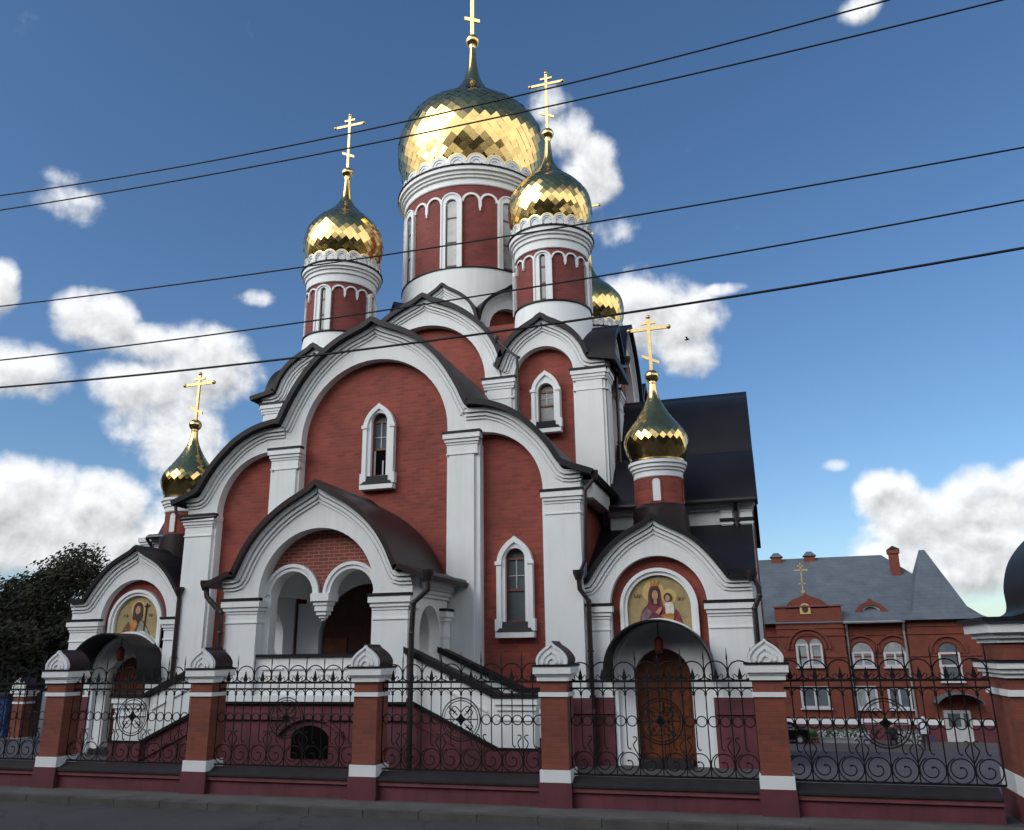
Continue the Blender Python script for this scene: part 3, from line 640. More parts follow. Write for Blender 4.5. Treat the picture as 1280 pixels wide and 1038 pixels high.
# --- side portals with icon, hood and turret
PORT = [(0, 4.95), (.13, 4.84), (.34, 4.73), (.65, 4.56), (.93, 4.33), (1.17, 4.05), (1.36, 3.78), (1.46, 3.63), (1.56, 3.62), (1.93, 3.62)]
def text_mesh(body, size, x, y, z, parent, mat):
    cu = bpy.data.curves.new('inscription', 'FONT'); cu.body = body; cu.size = size; cu.extrude = .002; cu.align_x = 'CENTER'
    o = bpy.data.objects.new('tmp', cu); COL.objects.link(o); dg = bpy.context.evaluated_depsgraph_get(); dg.update()
    me = bpy.data.meshes.new_from_object(o.evaluated_get(dg)); bpy.data.objects.remove(o)
    me.materials.append(M[mat]); n = bpy.data.objects.new('inscription', me); COL.objects.link(n); n.parent = parent
    po = ORG[parent.name]; n.location = (x-po[0], y-po[1], z-po[2]); n.rotation_euler = (pi/2, 0, 0)
def ell(cx, cz, rx, rz_, n=20): return [(cx+rx*cos(2*pi*i/n), cz+rz_*sin(2*pi*i/n)) for i in range(n)]
def icon(px, y, s, parent):
    I = MB(); I.prism(shift([(-.67, 2.3)] + arc(0, 3.1, .67, pi, 0, 24) + [(.67, 2.3)], px), y, y+.03)
    ic = C(I, 'icon', 'icongold')
    lay = [0]
    def shp(pts, nm, mat):
        lay[0] += 1; pts = [(x*1.16, 3.2+(z-3.2)*1.14-.03) for x, z in pts]; q = MB(); q.prism(shift(pts, px), y-.003*lay[0], y+.005); C(q, nm, mat, ic)
    if s > 0:
        shp(ell(-.09, 3.42, .20, .20), 'halo', 'halo'); shp(ell(.19, 3.33, .14, .14), 'halo', 'halo')
        shp(smooth([(-.36, 2.72), (-.35, 2.95), (-.3, 3.1), (-.2, 3.2), (-.19, 3.35), (-.15, 3.5), (-.06, 3.55), (.02, 3.5), (.05, 3.36), (.06, 3.22), (.12, 3.12), (.3, 3.1), (.39, 2.95), (.42, 2.72), (.3, 2.6), (-.2, 2.6)], 3), 'robe', 'robered')
        shp(smooth([(-.13, 3.53), (-.14, 3.62), (-.09, 3.585), (-.055, 3.64), (-.02, 3.585), (.03, 3.62), (.02, 3.53)], 2), 'crown', 'robeorange')
        shp(smooth([(-.15, 3.2), (-.16, 3.42), (-.1, 3.5), (-.02, 3.5), (.03, 3.42), (.02, 3.2), (-.06, 3.16)], 3), 'veil', 'robedark')
        shp(ell(-.06, 3.36, .055, .09), 'face', 'skin'); shp([(-.085, 3.29), (-.035, 3.29), (-.03, 3.2), (-.09, 3.2)], 'neck', 'skin')
        shp(smooth([(-.33, 3.0), (-.22, 3.12), (-.12, 3.0), (-.2, 2.8), (-.3, 2.7)], 3), 'sleeve', 'robegrey')
        shp(smooth([(.11, 3.2), (.21, 3.24), (.27, 3.15), (.25, 2.98), (.12, 2.98)], 3), 'tunic', 'robewhite')
        shp(smooth([(.02, 2.98), (.14, 3.02), (.27, 3.0), (.22, 2.85), (.1, 2.76), (-.02, 2.74)], 3), 'mantle', 'robeorange')
        shp(ell(.17, 3.31, .075, .085), 'hair', 'robedark'); shp(ell(.165, 3.295, .045, .06), 'face', 'skin')
        shp(smooth([(-.14, 2.95), (-.02, 3.1), (.05, 3.14), (.03, 3.06), (-.1, 2.9)], 3), 'hand', 'skin')
        shp(smooth([(-.2, 2.95), (-.1, 3.05), (.06, 2.95), (.04, 2.8), (-.1, 2.75)], 3), 'fold', 'robedeep')
        text_mesh('МР', .11, px-.44, y-.008, 3.3, ic, 'inkred'); text_mesh('ѲУ', .11, px+.47, y-.008, 3.22, ic, 'inkred')
    else:
        shp(ell(.0, 3.43, .19, .19), 'halo', 'halo')
        shp(smooth([(-.42, 2.6), (-.4, 2.9), (-.3, 3.08), (-.15, 3.2), (.12, 3.2), (.3, 3.0), (.4, 2.8), (.42, 2.6)], 3), 'robe', 'robebrown')
        shp(smooth([(.08, 3.18), (.26, 3.02), (.38, 2.8), (.4, 2.6), (-.02, 2.6), (0, 2.85)], 3), 'cloak', 'robegreen')
        shp(smooth([(-.12, 3.2), (-.13, 3.45), (-.06, 3.57), (.06, 3.57), (.13, 3.45), (.12, 3.22), (0, 3.1)], 3), 'hair', 'robedark')
        shp(ell(0, 3.4, .065, .1), 'face', 'skin'); shp(smooth([(-.06, 3.34), (-.03, 3.2), (.03, 3.2), (.06, 3.34), (0, 3.31)], 3), 'beard', 'robedark')
        shp(smooth([(-.16, 3.12), (-.06, 3.2), (.02, 3.1), (-.05, 2.95), (-.14, 2.95)], 3), 'sleeve', 'robeorange')
        shp(smooth([(-.2, 3.16), (-.14, 3.26), (-.1, 3.15), (-.14, 3.05)], 3), 'hand', 'skin')
        shp(smooth([(.12, 2.95), (.25, 2.92), (.3, 2.75), (.14, 2.75)], 3), 'scroll', 'robewhite')
        shp([(.2, 2.95), (.215, 2.95), (.235, 3.55), (.22, 3.55)], 'staff', 'robedark'); shp([(.16, 3.48), (.3, 3.50), (.3, 3.515), (.16, 3.495)], 'staff_bar', 'robedark')
        text_mesh('СВ', .10, px-.36, y-.008, 3.24, ic, 'inkred'); text_mesh('ІѠ', .10, px+.4, y-.008, 3.24, ic, 'inkred')
    return ic
def portal(s):
    px = XC+s*6.67; y = 17.7; o = mirror(smooth(PORT[:8], 3) + PORT[8:])
    b = MB(); ia = [(-1.94, 2.9), (-1.02, 2.9)] + arc(0, 3.15, 1.02, pi, 0, 26) + [(1.02, 2.9), (1.94, 2.9)]
    b.prism(shift(o + list(reversed(ia)), px), y, y+.3)
    gb = C(b, 'portal_gable', 'white')
    m = MB(); moldings(m, shift(o, px), fy(), y, 1, ((0, .08, .11), (.11, .17, .065), (.2, .24, .03))); C(m, 'moulding', 'white', gb)
    w = MB()
    w.prism(shift([(-1.05, 1.2), (-1.05, 3.2)] + arc(0, 3.15, 1.04, pi, 0, 20) + [(1.05, 1.2), (.95, 1.2), (.95, 2.0)] + arc(0, 1.85, .95, 0, pi, 16) + [(-.95, 1.2)], px), y+.2, y+.3); C(w, 'portal_brick', 'brick')
    fr = MB(); A = [(-.82, 2.2)] + arc(0, 3.1, .82, pi, 0, 24) + [(.82, 2.2)]; B = [(-.67, 2.2)] + arc(0, 3.1, .67, pi, 0, 24) + [(.67, 2.2)]; Mi = [(-.745, 2.2)] + arc(0, 3.1, .745, pi, 0, 24) + [(.745, 2.2)]
    fr.band(shift(A, px), shift(B, px), y+.10, y+.24, fy()); fr.band(shift(A, px), shift(Mi, px), y+.06, y+.2, fy())
    ic = icon(px, y+.17, s, gb); C(fr, 'frame', 'white', ic)
    for q in (-1, 1):
        p = MB(); a, c = sorted((q*1.0, q*1.9)); p.box(px+a, px+c, y, y+.4, 1.3, 2.95); a, c = sorted((q*1.04, q*1.88)); p.box(px+a, px+c, y-.05, y+.02, 1.3, 2.95)
        if q == s: p.box(px+min(q*1.7, q*1.92), px+max(q*1.7, q*1.92), y+.31, 20.2, 1.3, 3.6)
        pl = C(p, 'pilaster', 'white')
        k = MB(); capital(k, px+a, px+c, y-.05, y+.1, 3.19); C(k, 'capital', 'white', pl); k = MB(); flashing(k, px+a, px+c, y-.05, y+.02, 3.19); C(k, 'capital_flashing', 'roof', pl)
        pb = MB(); a, c = sorted((q*1.0, q*1.97)); pb.box(px+a, px+c, y-.09, y+.35, -.3, 1.3); pb.box(px+a, px+c, y-.13, y+.3, .98, 1.05)
        C(pb, 'plinth', 'maroon'); pw = MB(); pw.box(px+a, px+c-.01*q, y-.075, y+.3, 1.3, 1.44); C(pw, 'plinth_course', 'white')
    # white archway, door
    d = MB(); A = [(-1.02, -.05)] + arc(0, 1.85, 1.02, pi, 0, 24) + [(1.02, -.05)]; B = [(-.58, -.05)] + arc(0, 1.68, .58, pi, 0, 24) + [(.58, -.05)]
    d.band(shift(A, px), shift(B, px), y+.02, y+.32, fy()); d.band(shift(A, px), shift([(-.92, -.05)] + arc(0, 1.85, .92, pi, 0, 24) + [(.92, -.05)], px), y-.06, y+.1, fy())
    aw = C(d, 'doorway', 'white')
    dd = MB(); dd.prism(shift(B, px), y+.28, y+.36)
    door = C(dd, 'door', 'wood')
    for zx0, zx1 in ((.12, .45), (.55, .78), (.92, 1.62)):
        for q in (-1, 1): pn = MB(); a, c = sorted((q*.07, q*.5)); pn.box(px+a, px+c, y+.262, y+.3, zx0, zx1); C(pn, 'door_panel', 'wood', door)
    pn = MB(); pn.box(px-.018, px+.018, y+.25, y+.3, 0, 2.2); pn.box(px-.57, px+.57, y+.25, y+.3, 1.68, 1.76); C(pn, 'door_rail', 'wood', door)
    hd = MB(); hd.box(px-.1, px-.06, y+.2, y+.29, 1.0, 1.2); C(hd, 'handle', 'gold', door)
    st = MB(); st.box(px-.5, px+.5, y-.45, y+.25, -.1, .12); C(st, 'doormat_step', 'caps')
    # barrel hood
    h = MB(); A = [(-1.04, 1.62)] + arc(0, 1.85, 1.04, pi, 0, 24) + [(1.04, 1.62)]; A = [(x, 1.85+(z-1.85)*.9 if z > 1.85 else z) for x, z in A]
    h.band(shift(offset(A, .035), px), shift(A, px), y-.85, y+.05, fy()); hh = C(h, 'hood', 'roof')
    lt = MB(); lt.lathe([(.02, 2.5), (.09, 2.42), (.09, 2.22), (.05, 2.16), (.01, 2.15)], px, y-.28, 12); lt.tube([(px, y-.28, 2.5), (px, y-.28, 2.78)], .012, 6); C(lt, 'hanging_lantern', 'lamp')
    # roofs
    r = MB(); R = shift(o, px); r.band(offset(R, 0), offset(R, .1), y-.2, 19.2, fy())
    xa, xb = sorted((XC+s*5.05, px+s*2.05))
    r.add([(xa, y+.36, 3.86), (xb, y+.36, 3.86), (xb, 20.3, 5.2), (xa, 20.3, 5.2), (xa, y+.36, 3.74), (xb, y+.36, 3.74), (xb, 20.3, 5.1), (xa, 20.3, 5.1)],
          [(0, 1, 2, 3), (4, 7, 6, 5), (0, 4, 5, 1), (1, 5, 6, 2), (3, 2, 6, 7), (0, 3, 7, 4)])
    C(r, 'portal_roof', 'roof')
    bw = MB(); bw.box(px-1.85, px+1.85, y+.34, 20.3, -.2, 3.5); C(bw, 'portal_core', 'white')
    # turret
    ty = 19.35
    t = MB(); t.lathe([(.56, 4.4), (.56, 6.2)], px, ty, 40); tu = C(t, 'turret', 'brick', None, (px, ty, 5.4))
    t = MB(); t.lathe([(.70, 4.2), (.66, 5.0), (.64, 5.42), (.57, 5.50), (.5, 5.5)], px, ty, 40); C(t, 'turret_base', 'brownroof', tu, (px, ty, 5.4))
    t = MB(); t.lathe([(.57, 6.12), (.585, 6.14), (.585, 6.26), (.62, 6.28), (.62, 6.33), (.66, 6.35), (.66, 6.42), (.70, 6.44), (.70, 6.51), (.5, 6.53)], px, ty, 40, False); C(t, 'cornice', 'white', tu, (px, ty, 5.4))
    t = MB(); t.lathe([(.55, 6.52), (.66, 6.53), (.66, 6.57), (.6, 6.60), (.55, 6.62)], px, ty, 40); C(t, 'gilt_ring', 'gold', tu, (px, ty, 5.4))
    for i in range(4):
        fn = on_cyl(px, ty, .56, i*pi/2); n = MB(); n.prism([(-.09, 5.55)] + arc(0, 6.0, .09, pi, 0, 10) + [(.09, 5.55)], .012, -.05, fn=fn); C(n, 'blind_niche', 'white', tu, (px, ty, 5.4))
        fn2 = fn; n = MB(); n.band([(-.12, 5.55)] + arc(0, 6.0, .12, pi, 0, 10) + [(.12, 5.55)], [(-.09, 5.55)] + arc(0, 6.0, .09, pi, 0, 10) + [(.09, 5.55)], .03, -.03, fn); C(n, 'niche_surround', 'brick', tu, (px, ty, 5.4))
    dm = onion(rz(TUR), px, ty, 28, 'turret_dome', .03)
    cross(px, ty, 8.85, 10.35, 10.03, .5, 9.25, dm, .04, .18, 8.76)
for s in (-1, 1): portal(s)

# --- porch and stairs
POR = [(0, 5.68), (.14, 5.55), (.36, 5.43), (.7, 5.24), (1.05, 4.98), (1.36, 4.67), (1.6, 4.32), (1.77, 3.97), (1.84, 3.82), (1.92, 3.80), (2.17, 3.80)]
def porch():
    y = 15.16; X = XC; o = mirror(smooth(POR[:9], 3) + POR[9:])
    b = MB(); ia = [(-2.17, 3.1), (-1.33, 3.1)] + arc(0, 3.46, 1.33, pi, 0, 28) + [(1.33, 3.1), (2.17, 3.1)]
    b.prism(shift(o + list(reversed(ia)), X), y, y+.4); g = C(b, 'porch_gable', 'white')
    m = MB(); moldings(m, shift(o, X), fy(), y, 1, ((0, .09, .12), (.12, .18, .07), (.21, .25, .035))); C(m, 'moulding', 'white', g)
    for s in (-1, 1):
        p = MB(); a, c = sorted((s*1.33, s*2.08)); p.box(X+a, X+c, y, y+.55, 1.46, 3.15)
        a2, c2 = sorted((s*1.18, s*1.4)); p.box(X+a2, X+c2, y+.25, y+.5, 2.1, 3.46)
        pl = C(p, 'porch_pier', 'white'); q = MB(); capital(q, X+a, X+c, y, y+.55, 3.38, drop=.5); C(q, 'capital', 'white', pl)
        q = MB(); flashing(q, X+a, X+c, y, y+.02, 3.38); C(q, 'capital_flashing', 'roof', pl)
        # side wall with an arched opening on to the stairs
        xs = X+s*2.04; xi = X+s*1.80; w = MB()
        h = [(y+.5, 1.46), (15.85, 1.46)] + arc(16.4, 2.65, .55, pi, 0, 14) + [(16.95, 1.46), (17.4, 1.46), (17.4, 3.75), (y+.5, 3.75)]
        w.prism(h, xs, xi, 'x'); C(w, 'porch_side_wall', 'white')
        k = MB()
        for o2, z0, z1 in ((.05, 3.35, 3.42), (.10, 3.42, 3.5), (.16, 3.5, 3.62), (.22, 3.62, 3.74)):
            a, c = sorted((xs, xs+s*o2)); k.box(a, c, y+.42, 17.42, z0, z1)
        C(k, 'side_cornice', 'white')
        k = MB(); a, c = sorted((xs-s*.05, xs+s*.07)); k.box(a, c, 17.02, 17.4, 1.46, 3.0); pl = C(k, 'side_pilaster', 'white')
        k = MB(); capital(k, a, c, 17.02, 17.4, 3.15, drop=.6); C(k, 'capital', 'white', pl); k = MB(); flashing(k, a, c, 17.02, 17.4, 3.15); C(k, 'capital_flashing', 'roof', pl)
        gt = MB(); gt.tube([(X+s*2.42, 14.95, 3.72), (X+s*2.42, 17.45, 3.74)], .07, 8); C(gt, 'gutter', 'pipe')
    # twin arches with hanging pendant
    yr = y+.3; t = MB(); cs = (-.70, .70); r0 = .52
    pts = arc(0, 3.46, 1.36, 0, pi, 26) + [(-1.22, 3.44)] + arc(-.70, 3.44, r0, pi, 0, 16) + arc(.70, 3.44, r0, pi, 0, 16) + [(1.22, 3.44)]
    t.prism(shift(pts, X), yr+.02, yr+.22); C(t, 'porch_brick', 'brick_bold')
    for c in cs:
        k = MB(); k.band(shift(arc(c, 3.44, .65, 0, pi, 20), X), shift(arc(c, 3.44, .50, 0, pi, 20), X), yr-.05, yr+.3, fy())
        k.band(shift(arc(c, 3.44, .65, 0, pi, 20), X), shift(arc(c, 3.44, .58, 0, pi, 20), X), yr-.08, yr+.1, fy()); C(k, 'small_arch', 'white')
    k = MB()
    for h0, h1, w0 in ((3.30, 3.46, .21), (3.22, 3.30, .165), (3.10, 3.22, .14), (3.02, 3.10, .11), (2.96, 3.02, .07), (2.91, 2.96, .035)): k.box(X-w0, X+w0, yr+.1-w0, yr+.1+w0, h0, h1)
    C(k, 'pendant', 'white')
    r = MB(); R = shift(mirror(smooth(POR[:9], 3) + [(1.95, 3.84), (2.5, 3.62)]), X); r.band(offset(R, 0), offset(R, .11), y-.24, YG+.02, fy()); C(r, 'porch_roof', 'brownroof')
    vault = MB(); vault.band(shift(arc(0, 3.5, 1.62, 0, pi, 24), X), shift(arc(0, 3.5, 1.57, 0, pi, 24), X), y+.42, YG+.2, fy()); C(vault, 'porch_vault', 'white')
    # base, floor, balustrade
    bs = MB(); bs.box(X-2.12, X+2.12, y+.02, YG, -.3, 1.3)
    bs.box(X-2.16, X+2.16, y-.03, YG, 1.0, 1.08)
    C(bs, 'porch_base', 'maroon')
    fl = MB(); fl.box(X-2.14, X+2.14, y, YG, 1.302, 1.46); C(fl, 'porch_floor', 'white')
    fs = MB(); fs.box(X-2.18, X+2.18, y-.05, y+.02, 1.30, 1.34); C(fs, 'base_flashing', 'roof')
    pa = MB(); pa.box(X-1.33, X+1.33, y+.12, y+.3, 1.46, 2.2)
    for i in range(4):
        a = -1.2+i*.62; pa.box(X+a, X+a+.5, y+.09, y+.13, 1.95, 1.99); pa.box(X+a+.08, X+a+.42, y+.1, y+.13, 1.83, 1.86); pa.box(X+a+.1, X+a+.4, y+.1, y+.13, 1.52, 1.78)
    C(pa, 'balustrade', 'white'); pc = MB(); pc.box(X-1.36, X+1.36, y+.06, y+.36, 2.2, 2.25); C(pc, 'balustrade_cap', 'roof')
    # entrance door inside
    dd = MB(); dd.prism(shift([(-1.12, 1.46)] + arc(0, 2.6, 1.12, pi, 0, 20) + [(1.12, 1.46)], X), YG+.10, YG+.26); dr = C(dd, 'porch_door', 'darkwood')
    for q in (-1, 1):
        for z0, z1 in ((1.6, 2.0), (2.1, 2.6)): pn = MB(); a, c = sorted((q*.5, q*1.05)); pn.box(X+a, X+c, YG+.06, YG+.12, z0, z1); C(pn, 'door_panel', 'wood', dr)
    iw = MB(); A = [(-1.79, 1.46), (-1.79, 3.4)] + arc(0, 3.4, 1.58, pi, 0, 20) + [(1.79, 3.4), (1.79, 1.46)] + [(1.22, 1.46)] + arc(0, 2.6, 1.22, 0, pi, 18) + [(-1.22, 1.46)]
    iw.prism(shift(A, X), YG+.03, YG+.24); C(iw, 'inner_wall', 'white')
    # basement window
    bw = MB(); bw.prism(shift([(-.4, .3), (-.4, .7)] + arc(0, .38, .52, radians(140), radians(40), 10) + [(.4, .7), (.4, .3)], X+.05), y-.0, y+.05); bb = C(bw, 'basement_window', 'black')
    bt = MB(); bt.band(shift(arc(0, .1, .98, radians(140), radians(40), 14), X+.05), shift(arc(0, .1, .92, radians(140), radians(40), 14), X+.05), y-.05, y+.05, fy()); C(bt, 'hood_mould', 'maroon', bb)
    # stairs both ways
    for s in (-1, 1):
        x0, x1, x2 = X+s*2.1, X+s*3.93, X+s*4.63
        st = MB()
        for i in range(8):
            a, c = sorted((x0+s*i*.3, x0+s*(i+1)*.3)); st.box(a, c, 15.45, 16.95, -.3, 1.46-.18*(i+1)+.02)
        C(st, 'stair', 'caps')
        for yy0, yy1, nm in ((15.18, 15.44, 'front'), (16.95, 17.18, 'rear')):
            pr = MB(); pr.prism([(x0, 1.40), (x0, 2.22), (x1, 1.36), (x1, .52)], yy0, yy1)
            for k in range(3):
                q = x0+s*(.25+k*.52); e = .33; sl = -.86/1.83
                if yy0 < 16: pr.prism([(q, 1.92+(q-x0)*s*sl), (q+s*e, 1.92+(q+s*e-x0)*s*sl), (q+s*e, 1.96+(q+s*e-x0)*s*sl), (q, 1.96+(q-x0)*s*sl)], yy0-.03, yy0)
            pa = C(pr, 'stair_parapet', 'white')
            cp = MB(); cp.prism([(x0-s*.08, 2.24), (x0-s*.08, 2.36), (x1, 1.50), (x1, 1.38)], yy0-.06, yy1+.06); C(cp, 'handrail', 'roof', pa)
            fl = MB(); fl.prism([(x0, 1.34), (x0, 1.41), (x1, .56), (x1, .49)], yy0-.05, yy0+.05); C(fl, 'parapet_flashing', 'roof', pa)
            pm = MB(); pm.prism([(x0, -.3), (x0, 1.36), (x1, .5), (x1, -.3)], yy0+.01, yy1-.01); pm.prism([(x0, 1.02), (x0, 1.08), (x1, .22), (x1, .16)], yy0-.02, yy0+.02); C(pm, 'parapet_base', 'maroon', pa)
            po = MB(); a, c = sorted((x1, x2)); po.box(a, c, yy0-.03, yy1+.03, .54, 1.42)
            for z0, z1, q in ((1.30, 1.42, .07), (1.2, 1.3, .035), (1.02, 1.05, .02)): po.box(a-q, c+q, yy0-.03-q, yy1+.03+q, z0, z1)
            pt = C(po, 'stair_post', 'white')
            po = MB(); po.box(a-.1, c+.1, yy0-.13, yy1+.13, 1.42, 1.48); C(po, 'post_cap', 'roof', pt)
            po = MB(); po.box(a-.05, c+.05, yy0-.06, yy1+.06, -.3, .53); C(po, 'post_base', 'maroon', pt); po = MB(); po.box(a-.07, c+.07, yy0-.08, yy1+.08, .531, .56); C(po, 'base_flashing', 'roof', pt)
porch()

# --- rainwater pipes
def pipe(pts, r=.05, funnel=True):
    m = MB(); m.tube(pts, r, 10)
    if funnel: x, y, z = pts[0]; m.lathe([(r*1.2, z-.16), (r*2.2, z-.02), (r*2.2, z+.05), (r*1.4, z+.05)], x, y, 12)
    for p in pts[2:-1]: m.sphere(p, r*1.12, 6)
    x, y, z = pts[-1]
    for zz in (z+.3, z+1.2, z+2.1):
        if zz < pts[-2][2]: m.lathe([(r, zz), (r*1.3, zz), (r*1.3, zz+.05), (r, zz+.05)], x, y, 10, False)
    return C(m, 'downpipe', 'pipe')
P = lambda dx, y, z: (XC+dx, y, z)
pipe([P(2.57, 15.0, 3.75), P(2.57, 15.0, 3.42), P(2.27, 15.0, 3.17), P(2.24, 15.0, 2.6), P(2.24, 15.0, .05)], .055)
pipe([P(-2.6, 15.1, 3.74), P(-2.55, 15.1, 3.45), P(-2.44, 15.1, 3.35), P(-2.16, 15.1, 3.1), P(-2.14, 15.1, 2.7), P(-2.14, 15.1, .05)], .055)
pipe([P(5.5, 17.35, 6.0), P(5.47, 17.35, 5.85), P(5.28, 17.35, 5.62), P(5.22, 17.35, 4.1), P(5.1, 17.35, 3.85)], .04)
pipe([P(5.06, 17.35, 3.85), P(5.08, 17.35, 3.5), P(5.24, 17.45, 3.25), P(5.24, 17.45, .1)], .055)
pipe([P(8.62, 17.45, 3.7), P(8.74, 17.45, 3.42), P(8.74, 17.45, 3.25), P(8.62, 17.45, 3.0), P(8.62, 17.45, .1)], .055)
pipe([P(-5.1, 17.4, 3.85), P(-5.08, 17.4, 3.6), P(-5.06, 17.4, .1)], .055)
pipe([P(-5.4, 17.3, 6.0), P(-5.35, 17.3, 5.75), P(-5.22, 17.35, 5.6), P(-4.2, 17.38, 5.62)], .04, False)
pipe([P(2.28, 20.42, 10.75), P(2.4, 20.42, 10.55), P(2.88, 20.42, 10.12), P(2.90, 20.5, 8.0)], .04)
pipe([(XC+5.62, 22.75, 10.55), (XC+5.6, 22.7, 10.3), (XC+5.45, 21.9, 10.05), (XC+5.42, 21.7, 9.8), (XC+5.42, 21.6, 5.6)], .045)

# ------------------------------------------------------------------ fence
PX = [-12.719, -9.556, -6.391, -3.216, -.048]
def keel_cap(mb_front, mb_roof, cx, y0, y1, z, hw, h):
    half = smooth([(0, z+h), (hw*.16, z+h*.86), (hw*.45, z+h*.72), (hw*.78, z+h*.5), (hw*.97, z+h*.25), (hw*.95, z)], 4); o = mirror(half)
    mb_front.prism(shift(o, cx), y0, y0+.06)
    for k, d in ((.62, .0), (.34, .0)):
        i0 = [(x*k, z+.015+(w-z)*k) for x, w in o]; i1 = [(x*(k-.12), z+.015+(w-z)*(k-.12)) for x, w in o]
        mb_front.band(shift(i0, cx), shift(i1, cx), y0-.02, y0+.01, fy())
    mb_front.band(shift(o, cx), shift([(x*.86, z+(w-z)*.86) for x, w in o], cx), y0-.025, y0+.01, fy())
    ro = [(x*1.02, z+(w-z)*1.03) for x, w in o]
    mb_roof.prism(shift(ro, cx), y0+.045, y1)
def make_pier():
    """fence pier about the origin, front face of its base at y=0"""
    t = thing('fence_pier', '', 'fence pier', (0, 0, 0), 'brick piers of the street fence')
    b = MB(); b.box(-.25, .25, 0, .5, 0, .345); b.build('pier_base', 'maroon', t)
    b = MB(); b.box(-.237, .237, .012, .488, .345, .515); b.build('white_course', 'white', t)
    b = MB(); b.box(-.21, .21, .04, .46, .515, 1.79); b.build('shaft', 'pier_brick', t)
    b = MB(); b.box(-.235, .235, .015, .485, 1.555, 1.62); b.build('white_course', 'white', t)
    b = MB(); b.box(-.25, .25, 0, .5, 1.785, 1.86); b.box(-.27, .27, -.02, .52, 1.86, 1.89); b.box(-.30, .30, -.05, .55, 1.89, 2.0); b.build('cornice', 'white', t)
    b = MB(); b.box(-.315, .315, -.065, .565, 2.0, 2.03); b.build('cap_flashing', 'roof', t)
    f = MB(); r = MB(); keel_cap(f, r, 0, -.02, .52, 2.03, .255, .34); f.build('keel_front', 'white', t); r.build('keel_roof', 'brownroof', t)
    return t
FY = 12.76
pier0 = make_pier()
pl = ['street fence pier left of the left side door with dark trees behind it', 'street fence pier in front of the left corner of the church front', 'street fence pier in front of the right leg of the porch',
      'street fence pier with chipped base between the stair post and the right side door', 'street fence pier at the right corner of the church beside the yard view', ]
for i, x in enumerate(PX):
    o = pier0 if i == 0 else copy_tree(pier0)
    o.location = (x, FY, 0); o['label'] = pl[i]
bp = copy_tree(pier0); bp.location = (XC-14.9, 22.3, -.72); bp['label'] = 'brick pier seen through the fence at the far left before dark trees'; bp['group'] = 'piers of the rear fence'
def make_chip():
    m = MB(); rnd = random.Random(3)
    for k in range(5):
        x = PX[3]+.1+rnd.uniform(0, .12); z = .1+k*.05; m.box(x, x+rnd.uniform(.03, .09), FY-.004, FY+.01, z, z+.03)
    o = m.build('plaster_chip', 'paving', bpy.data.objects['fence_pier.003'], origin=(PX[3], FY, 0))
make_chip()
def wall_segment(x0, x1, label):
    t = thing('fence_base_wall', label, 'low wall', ((x0+x1)/2, FY, 0), 'low walls of the street fence')
    b = MB(); b.box(x0, x1, FY+.1, FY+.4, 0, .216); b.build('wall', 'maroon', t)
    b = MB(); b.box(x0, x1, FY+.06, FY+.42, .215, .285); b.build('ledge', 'ledge', t)
    b = MB(); b.prism([(FY+.03, .286), (FY+.03, .315), (FY+.25, .415), (FY+.48, .315), (FY+.48, .286)], x0, x1, 'x'); b.build('coping', 'caps', t)
    return t
PW, NMOD = 2.74, 8
